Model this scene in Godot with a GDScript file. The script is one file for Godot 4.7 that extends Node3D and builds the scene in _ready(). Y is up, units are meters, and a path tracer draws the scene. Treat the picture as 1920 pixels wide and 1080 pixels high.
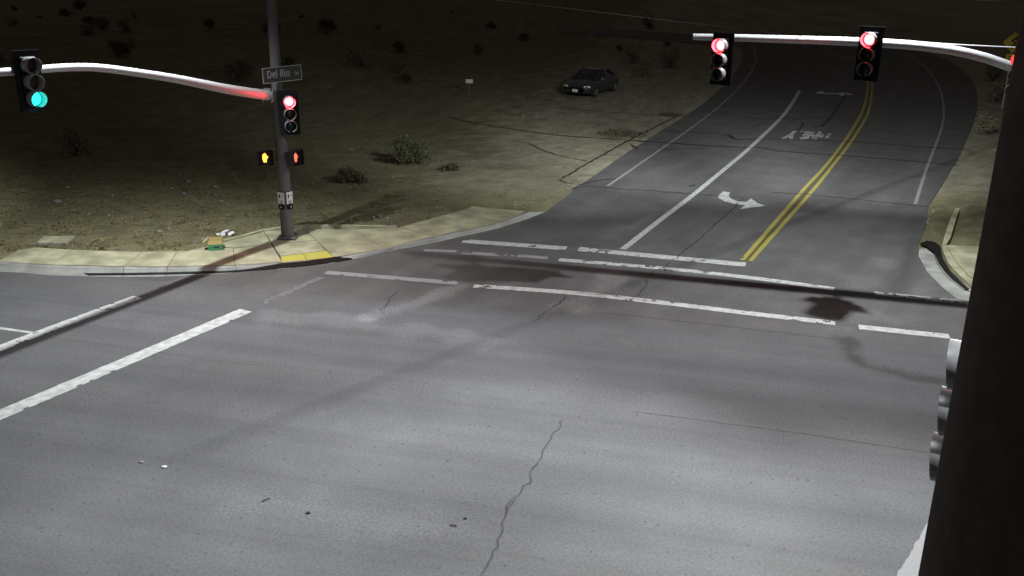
extends Node3D
# Night view of a signalised road junction from a camera bracket on the near corner's signal pole.

const FOCAL := 1750.0            # focal length in pixels of the 1920 x 1080 photograph
const EYE := Vector3(0, 8.4, 0)
const LAMP := 160.0              # each street lamp, straight down
const LOBE := 3.9                # its slanted lens rows, times that
var cam: Camera3D
var rng := RandomNumberGenerator.new()
var wear := FastNoiseLite.new()
var rough := FastNoiseLite.new()
var taken := {}
var M := {}

# ------------------------------------------------------------------ places
func ray(px: float, py: float) -> Vector3:
	var b := cam.transform.basis
	return -b.z + b.x * (px - 960.0) / FOCAL - b.y * (py - 540.0) / FOCAL
func G(px: float, py: float, y := 0.0) -> Vector3:          # the point of the level y that a pixel looks at
	var d := ray(px, py)
	return EYE + d * ((y - EYE.y) / d.y)
func V(px: float, py: float, p: Vector3, along: Vector3) -> Vector3:   # the point of the upright plane through p along a direction
	var n := Vector3(-along.z, 0, along.x)
	var d := ray(px, py)
	return EYE + d * ((p - EYE).dot(n) / d.dot(n))
func Gs(a: Array, y := 0.0) -> Array:
	var r := []
	for i in range(0, a.size(), 2): r.append(G(a[i], a[i + 1], y))
	return r
func flat2(a: Array) -> PackedVector2Array:
	var r := PackedVector2Array()
	for p in a: r.append(Vector2(p.x, p.z))
	return r

# ------------------------------------------------------------------ mesh helpers
func mb() -> SurfaceTool:
	var st := SurfaceTool.new()
	st.begin(Mesh.PRIMITIVE_TRIANGLES)
	return st
func tri(st: SurfaceTool, a: Vector3, b: Vector3, c: Vector3):
	st.add_vertex(a); st.add_vertex(b); st.add_vertex(c)
func quad(st: SurfaceTool, a: Vector3, b: Vector3, c: Vector3, d: Vector3):
	tri(st, a, b, c); tri(st, a, c, d)
func numbered(called: String) -> String:
	taken[called] = taken.get(called, -1) + 1
	return called if taken[called] == 0 else "%s_%03d" % [called, taken[called]]
func build(st: SurfaceTool, called: String, m: Material, parent: Node = null, normals := true) -> MeshInstance3D:
	if normals: st.generate_normals()
	var o := MeshInstance3D.new()
	o.mesh = st.commit()
	o.material_override = m
	if parent == null:
		o.name = numbered(called); add_child(o)
	else:
		o.name = called; parent.add_child(o, true)
	return o
func tag(o: Node, label: String, category := "", group := "", kind := ""):
	if label: o.set_meta("label", label)
	if category: o.set_meta("category", category)
	if group: o.set_meta("group", group)
	if kind: o.set_meta("kind", kind)
func base(called: String, at: Vector3, turn := 0.0) -> Node3D:
	var o := Node3D.new()
	o.name = numbered(called); add_child(o)
	o.position = at; o.rotation.y = turn
	return o
func copy(o: Node3D, at: Vector3, turn: float, size := 1.0) -> Node3D:
	var c: Node3D = o.duplicate()
	c.name = numbered(String(o.name).rstrip("_0123456789"))
	add_child(c)
	c.position = at; c.rotation.y = turn; c.scale = Vector3.ONE * size
	return c
func box(st: SurfaceTool, xf: Transform3D, s: Vector3, ch := 0.0):   # a box with chamfered edges
	st.set_smooth_group(-1)
	var h := s / 2
	ch = minf(ch, minf(h.x, minf(h.y, h.z)) * 0.9)
	var rings := []
	for lv in [[-h.y, ch], [-h.y + ch, 0.0], [h.y - ch, 0.0], [h.y, ch]]:
		var x: float = h.x - lv[1]
		var z: float = h.z - lv[1]
		var y: float = lv[0]
		var r := []
		for p in [[x - ch, z], [x, z - ch], [x, -z + ch], [x - ch, -z], [-x + ch, -z], [-x, -z + ch], [-x, z - ch], [-x + ch, z]]:
			r.append(xf * Vector3(p[0], y, p[1]))
		rings.append(r)
	for k in 3:
		for i in 8: quad(st, rings[k][i], rings[k + 1][i], rings[k + 1][(i + 1) % 8], rings[k][(i + 1) % 8])
	for i in range(1, 7):
		tri(st, rings[0][0], rings[0][i], rings[0][i + 1])
		tri(st, rings[3][0], rings[3][i + 1], rings[3][i])
func at(x: float, y: float, z: float) -> Transform3D:
	return Transform3D(Basis(), Vector3(x, y, z))
func tube(st: SurfaceTool, pts: Array, radii: Array, n := 12, caps := true):
	st.set_smooth_group(0)
	var rings := []
	var up := Vector3.UP if absf((pts[1] - pts[0]).normalized().y) < 0.9 else Vector3.RIGHT
	for i in pts.size():
		var t: Vector3 = (pts[mini(i + 1, pts.size() - 1)] - pts[maxi(i - 1, 0)]).normalized()
		var s := t.cross(up).normalized()
		var w := s.cross(t)
		var r: float = radii[mini(i, radii.size() - 1)]
		var ring := []
		for k in n:
			var a := TAU * k / n
			ring.append(pts[i] + s * cos(a) * r + w * sin(a) * r)
		rings.append(ring)
	for i in pts.size() - 1:
		for k in n: quad(st, rings[i][k], rings[i][(k + 1) % n], rings[i + 1][(k + 1) % n], rings[i + 1][k])
	if caps:
		st.set_smooth_group(-1)
		for k in range(1, n - 1):
			tri(st, rings[0][0], rings[0][k + 1], rings[0][k])
			tri(st, rings[-1][0], rings[-1][k], rings[-1][k + 1])
func lathe(st: SurfaceTool, xf: Transform3D, prof: Array, n := 16):   # profile of (radius, along z)
	st.set_smooth_group(0)
	for i in prof.size() - 1:
		for k in n:
			var q := []
			for e in [[i, k], [i + 1, k], [i + 1, k + 1], [i, k + 1]]:
				var a: float = TAU * e[1] / n
				var p: Vector2 = prof[e[0]]
				q.append(xf * Vector3(cos(a) * p.x, sin(a) * p.x, p.y))
			if prof[i].x < 1e-5: tri(st, q[0], q[1], q[2])
			elif prof[i + 1].x < 1e-5: tri(st, q[0], q[1], q[3])
			else: quad(st, q[0], q[1], q[2], q[3])
func slab(st: SurfaceTool, top: Array, bottom_y: float):              # a slab whose top corners may differ in height
	st.set_smooth_group(-1)
	var idx := Geometry2D.triangulate_polygon(flat2(top))
	for i in range(0, idx.size(), 3): tri(st, top[idx[i]], top[idx[i + 1]], top[idx[i + 2]])
	for i in top.size():
		var a: Vector3 = top[i]
		var b: Vector3 = top[(i + 1) % top.size()]
		quad(st, a, b, Vector3(b.x, bottom_y, b.z), Vector3(a.x, bottom_y, a.z))
func sheet(st: SurfaceTool, poly: Array, y: float):
	var p2 := flat2(poly)
	var idx := Geometry2D.triangulate_polygon(p2)
	for i in idx:
		st.set_normal(Vector3.UP)
		st.add_vertex(Vector3(p2[i].x, y, p2[i].y))
func resample(pts: Array, step: float) -> Array:
	var r := [pts[0]]
	for i in pts.size() - 1:
		var n := maxi(1, int(pts[i].distance_to(pts[i + 1]) / step))
		for k in range(1, n + 1): r.append(pts[i].lerp(pts[i + 1], float(k) / n))
	return r
func smooth(pts: Array, step: float) -> Array:                         # a curve through the points
	var r := []
	for i in pts.size() - 1:
		var a: Vector3 = pts[maxi(i - 1, 0)]
		var d: Vector3 = pts[mini(i + 2, pts.size() - 1)]
		var n := maxi(1, int(pts[i].distance_to(pts[i + 1]) / step))
		for k in n: r.append(pts[i].cubic_interpolate(pts[i + 1], a, d, float(k) / n))
	r.append(pts[-1])
	return r
func normals_of(pts: Array) -> Array:
	var r := []
	for i in pts.size():
		var t: Vector3 = pts[mini(i + 1, pts.size() - 1)] - pts[maxi(i - 1, 0)]
		r.append(Vector3(-t.z, 0, t.x).normalized())
	return r
# painted line, worn where the noise says so: cells missing, ragged edges
func paint(st: SurfaceTool, pts: Array, width: float, gone := -0.55, step := 0.07, across := 6, y := 0.005):
	var p := smooth(pts, step) if pts.size() > 2 else resample(pts, step)
	var n := normals_of(p)
	for i in p.size() - 1:
		for k in across:
			var q := []
			for e in [[i, k], [i + 1, k], [i + 1, k + 1], [i, k + 1]]:
				var c: Vector3 = p[e[0]]
				var f: float = float(e[1]) / across - 0.5
				if e[1] == 0 or e[1] == across: f *= 1.0 + 0.10 * wear.get_noise_2d(c.x * 90 + e[1] * 7, c.z * 90)
				q.append(Vector3(c.x, y, c.z) + n[e[0]] * width * f)
			var m: Vector3 = (q[0] + q[2]) / 2
			var edge := absf((k + 0.5) / across - 0.5) * 2.0
			if wear.get_noise_2d(m.x * 14, m.z * 14) * 0.6 + wear.get_noise_2d(m.x * 55 + 90, m.z * 55) * 0.6 - edge * edge * 0.12 < gone: continue
			for j in [0, 1, 2, 0, 2, 3]:
				st.set_normal(Vector3.UP); st.add_vertex(q[j])
# a crack: a dark thin strip of uneven width that wanders
func crack(parent: Node, px: Array, width: float, called := "crack", m: Material = null, y := 0.009, jit := 0.08):
	var p := resample(Gs(px, 0.0), 0.12 if width < 0.08 else 0.2)
	var n := normals_of(p)
	var st := mb()
	var L := []
	var R := []
	for i in p.size():
		var c: Vector3 = p[i] + n[i] * jit * (wear.get_noise_2d(p[i].x * 40, p[i].z * 40) + 0.7 * wear.get_noise_2d(p[i].x * 130, p[i].z * 130))
		var w := width * (0.6 + 0.42 * wear.get_noise_2d(p[i].x * 60 + 300, p[i].z * 60))
		w *= 1.0 + 0.8 * smoothstep(30.0, 46.0, -p[i].z)
		if i == 0 or i == p.size() - 1: w *= 0.25
		c.y = y if y < 0.02 else maxf(0.0, soil_level(c.x, c.z, edge_distance(Vector2(c.x, c.z)))) + 0.016
		L.append(c - n[i] * w * 0.5); R.append(c + n[i] * w * 0.5)
	for i in p.size() - 1:
		for v in [L[i], L[i + 1], R[i + 1], L[i], R[i + 1], R[i]]:
			st.set_normal(Vector3.UP); st.add_vertex(v)
	build(st, called, m if m else M.tar, parent, false)

# ------------------------------------------------------------------ materials
func mat(c: Color, r := 0.8, metal := 0.0) -> StandardMaterial3D:      # c: linear base colour
	var m := StandardMaterial3D.new()
	m.albedo_color = c.linear_to_srgb()
	m.roughness = r; m.metallic = metal
	return m
func noise_tex(freq: float, lo: float, hi: float, kind := FastNoiseLite.TYPE_SIMPLEX_SMOOTH, oct := 4, size := 512, seed_ := 3, normal := 0.0) -> NoiseTexture2D:
	var n := FastNoiseLite.new()
	n.seed = seed_; n.noise_type = kind; n.frequency = freq; n.fractal_octaves = oct
	var t := NoiseTexture2D.new()
	t.width = size; t.height = size; t.seamless = true; t.noise = n
	if normal > 0.0:
		t.as_normal_map = true; t.bump_strength = normal
	else:
		var g := Gradient.new()
		g.offsets = PackedFloat32Array([0.15, 0.85])
		g.colors = PackedColorArray([Color(lo, lo, lo), Color(hi, hi, hi)])
		t.color_ramp = g
	return t
func grained(c: Color, r: float, tex: Texture2D, scale: float, nrm: Texture2D = null, nscale := 1.0) -> StandardMaterial3D:
	var m := mat(c, r)
	m.albedo_texture = tex
	m.uv1_triplanar = true; m.uv1_world_triplanar = true
	m.uv1_scale = Vector3.ONE * scale
	if nrm:
		m.normal_enabled = true; m.normal_texture = nrm; m.normal_scale = nscale
	return m
func glow(c: Color, e: float) -> StandardMaterial3D:
	var m := mat(Color(c.r * 0.4, c.g * 0.4, c.b * 0.4), 0.4)
	m.emission_enabled = true
	m.emission = c.linear_to_srgb(); m.emission_energy_multiplier = e
	return m
func materials():
	var grain := noise_tex(0.09, 0.74, 1.0, FastNoiseLite.TYPE_SIMPLEX, 5, 512, 5)
	var pebble := noise_tex(0.07, 0.62, 1.0, FastNoiseLite.TYPE_CELLULAR, 3, 512, 8)
	var bump := noise_tex(0.12, 0, 1, FastNoiseLite.TYPE_SIMPLEX, 4, 512, 9, 5.0)
	M.tar = mat(Color(0.022, 0.022, 0.022), 0.7)
	M.seam = mat(Color(0.095, 0.095, 0.093), 0.85)
	M.stainpale = mat(Color(0.12, 0.12, 0.115), 0.9)
	M.paint = grained(Color(0.50, 0.51, 0.49), 0.75, noise_tex(0.012, 0.84, 1.0, FastNoiseLite.TYPE_SIMPLEX, 6, 512, 19), 0.5)
	M.dull_or_dim_paint = grained(Color(0.33, 0.33, 0.33), 0.8, grain, 0.9)
	M.fadedpaint = grained(Color(0.19, 0.19, 0.19), 0.85, grain, 0.9)
	M.yellow = grained(Color(0.43, 0.37, 0.09), 0.75, grain, 0.8)
	M.oldyellow = grained(Color(0.13, 0.105, 0.02), 0.8, grain, 0.8)
	M.concrete = grained(Color(0.44, 0.428, 0.275), 0.85, noise_tex(0.006, 0.78, 1.0, FastNoiseLite.TYPE_SIMPLEX, 6, 512, 11), 0.25)
	M.gutter = grained(Color(0.36, 0.36, 0.33), 0.85, noise_tex(0.006, 0.78, 1.0, FastNoiseLite.TYPE_SIMPLEX, 6, 512, 12), 0.25)
	M.joint = mat(Color(0.05, 0.045, 0.035), 0.95)
	M.tactile = grained(Color(0.60, 0.56, 0.11), 0.75, grain, 1.5)
	M.puddle = mat(Color(0.008, 0.008, 0.008), 0.5)
	M.galv = grained(Color(0.6, 0.61, 0.61), 0.5, noise_tex(0.03, 0.8, 1.0, FastNoiseLite.TYPE_CELLULAR, 3, 256, 14), 2.5)
	M.galv.metallic = 0.15
	M.weathered = grained(Color(0.15, 0.145, 0.145), 0.75, noise_tex(0.05, 0.88, 1.0, FastNoiseLite.TYPE_SIMPLEX, 5, 256, 15), 2.0)
	M.black = mat(Color(0.01, 0.01, 0.01), 0.5)
	M.visor = mat(Color(0.17, 0.17, 0.175), 0.35)
	M.plate = mat(Color(0.012, 0.012, 0.013), 0.7)
	M.black.metallic_specular = 0.2; M.plate.metallic_specular = 0.12; M.weathered.metallic_specular = 0.3
	M.steel = mat(Color(0.35, 0.35, 0.36), 0.4, 0.8)
	M.offred = mat(Color(0.03, 0.003, 0.003), 0.3)
	M.offamber = mat(Color(0.03, 0.016, 0.004), 0.3)
	M.offgreen = mat(Color(0.004, 0.016, 0.014), 0.3)
	M.red = glow(Color(1.0, 0.02, 0.045), 4.0)
	M.redcore = glow(Color(1.0, 0.055, 0.06), 34.0)
	M.green = glow(Color(0.02, 1.0, 0.88), 2.6)
	M.hand = glow(Color(1.0, 0.5, 0.06), 2.2)
	M.handred = glow(Color(1.0, 0.22, 0.16), 0.9)
	M.lamp = glow(Color(0.94, 0.97, 1.0), 8.0)
	M.white = mat(Color(0.7, 0.7, 0.7), 0.5)
	M.signface = mat(Color(0.012, 0.03, 0.022), 0.5)
	M.dullwhite = mat(Color(0.36, 0.33, 0.33), 0.6)
	M.signyellow = mat(Color(0.62, 0.46, 0.03), 0.5)
	M.ink = mat(Color(0.012, 0.012, 0.012), 0.6)
	M.carpaint = mat(Color(0.03, 0.031, 0.033), 0.25, 0.2)
	M.carpaint.clearcoat_enabled = true
	M.carpaint.clearcoat = 0.8
	M.carglass = mat(Color(0.008, 0.009, 0.01), 0.08)
	M.rubber = mat(Color(0.015, 0.015, 0.015), 0.85)
	M.chrome = mat(Color(0.6, 0.6, 0.62), 0.2, 0.9)
	M.headlamp = mat(Color(0.8, 0.81, 0.83), 0.3)
	M.tail = mat(Color(0.25, 0.01, 0.01), 0.3)
	M.wood = grained(Color(0.16, 0.12, 0.08), 0.85, grain, 2.0)
	M.bark = mat(Color(0.06, 0.045, 0.03), 0.9)
	M.leaf = mat(Color(0.075, 0.08, 0.04), 0.8)
	M.sage = mat(Color(0.16, 0.145, 0.09), 0.85)
	M.brush = mat(Color(0.085, 0.066, 0.042), 0.9)
	M.straw = mat(Color(0.22, 0.19, 0.095), 0.85)
	M.straw.vertex_color_use_as_albedo = true
	M.stone = grained(Color(0.34, 0.32, 0.28), 0.9, pebble, 1.5)
	M.gravel = mat(Color(0.25, 0.225, 0.17), 0.9)
	M.gravel.vertex_color_use_as_albedo = true
	M.dirt = grained(Color(1, 1, 1), 0.95, pebble, 0.55, bump, 0.9)
	M.dirt.vertex_color_use_as_albedo = true
	M.cardgreen = mat(Color(0.05, 0.22, 0.10), 0.7)
	M.cardtan = mat(Color(0.52, 0.40, 0.16), 0.8)
	M.wire = mat(Color(0.30, 0.29, 0.26), 0.6)

# the pavement's own colour, computed per pixel for a rectangle of the ground (metres x0, z0, size)
func pavement(x0: float, z0: float, w: int, h: int, per_m: float, old: bool) -> StandardMaterial3D:
	var fine := FastNoiseLite.new()
	fine.seed = 21; fine.frequency = 0.33; fine.fractal_octaves = 2
	var mid := FastNoiseLite.new()
	mid.seed = 22; mid.frequency = 0.012 * 48.0 / per_m; mid.fractal_octaves = 5
	var a := fine.get_image(w, h, false, false, false).get_data()
	var b := mid.get_image(w, h, false, false, false).get_data()
	var dots := FastNoiseLite.new()
	dots.seed = 27; dots.noise_type = FastNoiseLite.TYPE_CELLULAR; dots.frequency = 0.045 * 48.0 / per_m; dots.fractal_type = FastNoiseLite.FRACTAL_NONE
	dots.cellular_return_type = FastNoiseLite.RETURN_DISTANCE; dots.cellular_jitter = 1.0
	var drips := dots.get_image(w, h, false, false, false).get_data()
	var along := FastNoiseLite.new()
	along.seed = 5; along.frequency = 1.0; along.fractal_octaves = 3
	var sorted := drips.duplicate()
	sorted.sort()
	var dot_at: int = sorted[int(sorted.size() * 0.012)]
	var out := PackedByteArray()
	out.resize(w * h * 3)
	# the straight joint where the highway surface butts against the older, darker side-road asphalt (metres)
	var s0 := G(690, 562)
	var s1 := G(1700, 650)
	var sd := Vector2(s1.x - s0.x, s1.z - s0.z).normalized()
	# pale dusty smears and a rough dark patch: centre line, half width, strength
	var marks := []
	for e in [[[700, 592, 790, 566, 872, 536], 0.35, 0.42], [[500, 590, 620, 600, 760, 620, 900, 640], 0.5, 0.28], [[1075, 580, 1110, 560, 1140, 535, 1150, 520], 0.45, 0.42],
			[[1070, 470, 1150, 440, 1230, 400], 0.25, 0.22], [[1590, 640, 1592, 662, 1622, 686, 1700, 706, 1770, 716], 0.30, -0.5],
			[[1560, 600, 1640, 600], 0.5, 0.25], [[440, 925, 640, 975, 860, 985], 0.45, 0.10], [[1680, 545, 1705, 490, 1720, 450], 0.28, -0.22], [[1610, 540, 1680, 480], 0.5, 0.22],
			[[1330, 460, 1300, 470, 1270, 450], 0.4, -0.18], [[740, 895, 830, 890], 0.35, -0.08], [[1735, 560, 1750, 530, 1730, 500], 0.35, 0.15]]:
		marks.append([flat2(Gs(e[0])), e[1], e[2]])
	var i := 0
	for r in h:
		var z := z0 + (r + 0.5) / per_m
		for c in w:
			var x := x0 + (c + 0.5) / per_m
			var n1 := a[i] / 127.5 - 1.0
			var n2 := b[i] / 127.5 - 1.0
			var k := 0.101
			var warm := 0.0
			var side := (x - s0.x) * sd.y - (z - s0.z) * sd.x + n2 * 0.05
			if old or side > 0.0:
				k = 0.093 + n2 * 0.010
				warm = 0.02
				k *= 1.0 + 0.16 * along.get_noise_2d((x * 0.87 + z * 0.5) * 0.9, (x * 0.5 - z * 0.87) * 0.05)
			else:
				var v := -x * 0.235 + z * 0.972
				var u := x * 0.972 + z * 0.235
				k *= 1.0 + 0.19 * along.get_noise_2d(u * 0.035, v * 0.62) + 0.08 * along.get_noise_2d(u * 0.02 + 40.0, v * 2.3)
				warm = 0.02 * along.get_noise_2d(u * 0.03 + 9.0, v * 0.25)
			k *= 1.0 + 0.15 * n2 + 0.30 * n1
			if drips[i] < dot_at and n2 > 0.08: k *= 0.66            # oil drips and specks of tar
			elif n2 < -0.32: k *= 1.0 + 0.5 * minf(0.3, -0.32 - n2)   # scuffed, dusty places
			if not old:
				for m in marks:
					var pl: PackedVector2Array = m[0]
					var hw: float = m[1]
					var p := Vector2(x, z)
					if absf(x - pl[0].x) > 9.0 or absf(z - pl[0].y) > 6.0: continue
					var best := 9.0
					for s in pl.size() - 1:
						best = minf(best, p.distance_squared_to(Geometry2D.get_closest_point_to_segment(p, pl[s], pl[s + 1])))
					var f := 1.0 - sqrt(best) / hw + n2 * 1.1 + n1 * 0.8
					if f > 0.0: k *= 1.0 + float(m[2]) * minf(1.0, f * 1.6)
			k = clampf(k, 0.01, 0.5)
			var g := 255.0 * (1.055 * pow(k, 1.0 / 2.4) - 0.055)
			out[i * 3] = int(clampf(g * (0.99 + warm), 0, 255))
			out[i * 3 + 1] = int(clampf(g * (0.99 + warm * 0.6), 0, 255))
			out[i * 3 + 2] = int(clampf(g * (1.005 - warm), 0, 255))
			i += 1
	var m := StandardMaterial3D.new()
	m.albedo_texture = ImageTexture.create_from_image(Image.create_from_data(w, h, false, Image.FORMAT_RGB8, out))
	m.roughness = 0.82
	m.metallic_specular = 0.4
	return m
func road_sheet(poly: PackedVector2Array, m: Material, x0: float, z0: float, sx: float, sz: float, called: String, parent: Node):
	var idx := Geometry2D.triangulate_polygon(poly)
	var st := mb()
	for i in idx:
		st.set_normal(Vector3.UP)
		st.set_uv(Vector2((poly[i].x - x0) / sx, (poly[i].y - z0) / sz))
		st.add_vertex(Vector3(poly[i].x, 0, poly[i].y))
	return build(st, called, m, parent, false)

# ------------------------------------------------------------------ signal equipment
func luminaire(parent: Node3D, local: Vector3, dir: Vector3, energy: float, throw := 1.0):   # an LED street lamp head at the end of its arm, part of the pole
	var xf := Transform3D(Basis.looking_at(dir, Vector3.UP), local)
	var st := mb()
	box(st, xf * at(0, 0.02, -0.2), Vector3(0.36, 0.09, 0.62), 0.03)
	box(st, xf * at(0, 0.02, 0.2), Vector3(0.14, 0.10, 0.26), 0.02)
	var o := build(st, "luminaire", M.weathered, parent)
	st = mb()
	box(st, xf * at(0, -0.035, -0.22), Vector3(0.26, 0.02, 0.44), 0.004)
	build(st, "lamp_panel", M.lamp, o)
	var l := SpotLight3D.new()
	l.name = "lamp_light"
	l.light_color = Color(0.965, 0.985, 0.995)
	l.light_energy = energy
	l.light_size = 0.08
	l.spot_angle = 70.0; l.spot_angle_attenuation = 0.7           # full cut-off: leans to the road, little light behind the pole, none near the horizontal
	l.spot_range = 120.0; l.spot_attenuation = 2.0
	l.shadow_enabled = true
	l.transform = Transform3D(Basis.looking_at(Vector3.DOWN + dir * 0.2, Vector3.UP), xf * Vector3(0, -0.075, -0.22))
	parent.add_child(l)
	for k in 6:                                                    # slanted lens rows throw the light far out along the road, three to each side of the arm
		var m: SpotLight3D = l.duplicate()
		m.name = "lens_row_light"
		m.light_energy = energy * LOBE * throw * [1.0, 1.0, 0.62][k / 2]
		m.spot_angle = 24.0; m.spot_angle_attenuation = 0.95
		var out := dir.rotated(Vector3.UP, [1.0, -1.0][k % 2] * (PI / 2 + 0.08 - 0.46 * floorf(k / 2.0)))
		m.transform = Transform3D(Basis.looking_at((out * sin(deg_to_rad(62.5)) + Vector3.DOWN * cos(deg_to_rad(62.5))).normalized(), Vector3.UP), l.position)
		parent.add_child(m, true)
func signal_pole(foot: Vector3, r0: float, r1: float, height: float, arm: Array, arm_r: Array, lamp_dir: Vector3, lamp_out: float, energy: float, label: String, skin: Material = null, throw := 1.0) -> Node3D:
	var p := base("signal_pole", foot)
	if skin == null: skin = M.weathered
	tag(p, label, "pole", "signal poles with mast arm and street lamp")
	var st := mb()
	box(st, at(0, 0.02, 0), Vector3(0.56, 0.04, 0.56), 0.01)
	for s in [[-1, -1], [-1, 1], [1, -1], [1, 1]]:
		tube(st, [Vector3(s[0] * 0.21, 0.04, s[1] * 0.21), Vector3(s[0] * 0.21, 0.12, s[1] * 0.21)], [0.022], 6)
	build(st, "base_plate", skin, p)
	st = mb()
	tube(st, [Vector3(0, 0.04, 0), Vector3(0, height * 0.5, 0), Vector3(0, height, 0)], [r0, (r0 + r1) * 0.5, r1], 20)
	var shaft := build(st, "shaft", skin, p)
	st = mb()
	lathe(st, Transform3D(Basis(Vector3.RIGHT, -PI / 2), Vector3(0, height, 0)), [Vector2(r1 + 0.01, -0.03), Vector2(r1 + 0.01, 0.01), Vector2(0, 0.05)], 16)
	build(st, "cap", M.weathered, shaft)
	st = mb()
	box(st, at(0, 0.45, r0 * 0.95), Vector3(0.12, 0.2, 0.03), 0.005)
	build(st, "handhole_cover", M.weathered, shaft)
	if arm:
		var a := []
		for q in arm: a.append(q - foot)
		st = mb()
		tube(st, a, arm_r, 16)
		build(st, "mast_arm", M.galv, p)
		st = mb()
		var d0: Vector3 = (a[1] - a[0]).normalized()
		box(st, Transform3D(Basis.looking_at(d0, Vector3.UP), a[0]), Vector3(0.36, 0.42, 0.04), 0.006)
		box(st, Transform3D(Basis.looking_at(d0, Vector3.UP), a[0] - d0 * 0.12), Vector3(0.30, 0.36, 0.20), 0.01)
		build(st, "arm_flange", M.weathered, p)
	var tip := lamp_dir * lamp_out + Vector3(0, height + 0.55, 0)
	st = mb()
	tube(st, [Vector3(0, height - 0.5, 0), lamp_dir * lamp_out * 0.3 + Vector3(0, height + 0.1, 0), lamp_dir * lamp_out * 0.65 + Vector3(0, height + 0.45, 0), tip], [0.06, 0.05, 0.04, 0.035], 10)
	build(st, "lamp_arm", M.galv, p)
	luminaire(p, tip, lamp_dir, energy, throw)
	return p
# three-lamp signal head; centre = middle lamp, facing = the way it looks
func signal_head(centre: Vector3, facing: Vector3, lit: int, label: String, plate := true, hang := Vector3.ZERO, glow_energy := 5.0) -> Node3D:
	var h := base("traffic_signal", centre)
	h.transform.basis = Basis.looking_at(-facing, Vector3.UP)      # local +z looks the way the lamps do
	tag(h, label, "traffic light", "three-lamp traffic signal heads")
	var st: SurfaceTool
	if plate:
		st = mb()
		box(st, at(0, 0, -0.02), Vector3(0.58, 1.32, 0.012), 0.004)
		build(st, "backplate", M.plate, h)
	for k in 3:
		var y := 0.356 * (1 - k)
		st = mb()
		box(st, at(0, y, -0.03), Vector3(0.345, 0.348, 0.20), 0.02)
		var sec := build(st, "section", M.black, h)
		st = mb()
		lathe(st, at(0, y, 0.075), [Vector2(0.15, 0), Vector2(0.12, 0.025), Vector2(0.06, 0.042), Vector2(0, 0.047)], 20)
		var lm: Material = [M.offred, M.offamber, M.offgreen][k]
		if k == lit: lm = M.red if k == 0 else M.green
		build(st, "lens", lm, sec)
		if k == lit:                                               # the lamp's own light is strongest behind the middle of the lens
			st = mb()
			lathe(st, at(0, y, 0.081), [Vector2(0.132, 0.012), Vector2(0.09, 0.030), Vector2(0.05, 0.038), Vector2(0, 0.043)], 20)
			build(st, "lens_core", M.redcore if k == 0 else M.green, sec)
		st = mb()
		st.set_smooth_group(0)
		var n := 20
		for i in n:                                                # tunnel visor: an open-bottomed tube, longer at the top
			var q := []
			for e in [[i, 0], [i + 1, 0], [i + 1, 1], [i, 1]]:
				var a: float = lerpf(-0.93 * PI, 0.93 * PI, float(e[0]) / n)
				var len_ := lerpf(0.235, 0.28, 0.5 + 0.5 * cos(a))
				for rr in [0.172, 0.166]:
					q.append(Vector3(sin(a) * rr, y + cos(a) * rr, 0.065 + (len_ if e[1] else 0.0)))
			quad(st, q[0], q[2], q[4], q[6])
			quad(st, q[1], q[7], q[5], q[3])
			quad(st, q[6], q[4], q[5], q[7])
		build(st, "visor", M.visor, sec)
		if k == lit:
			var l := OmniLight3D.new()
			l.name = "signal_light"
			l.light_color = Color(1.0, 0.16, 0.19) if k == 0 else Color(0.15, 1.0, 0.93)
			l.light_energy = glow_energy if k == 0 else 0.12
			l.light_size = 0.10
			l.omni_range = 60.0; l.omni_attenuation = 2.0
			l.shadow_enabled = true
			l.position = Vector3(0, y, 0.29)
			h.add_child(l)
	if hang != Vector3.ZERO:
		var to := h.transform.affine_inverse() * hang
		st = mb()
		tube(st, [Vector3(0, 0.60, -0.1), Vector3(0, 0.60, -0.17), Vector3(0, -0.60, -0.17), Vector3(0, -0.60, -0.1)], [0.02], 8)
		tube(st, [Vector3(0, clampf(to.y, -0.5, 0.6), -0.17), to], [0.03], 8)
		tube(st, [to + Vector3(-0.05, 0, 0), to + Vector3(0.05, 0, 0)], [0.11], 12)
		build(st, "bracket", M.weathered, h)
	return h
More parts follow.
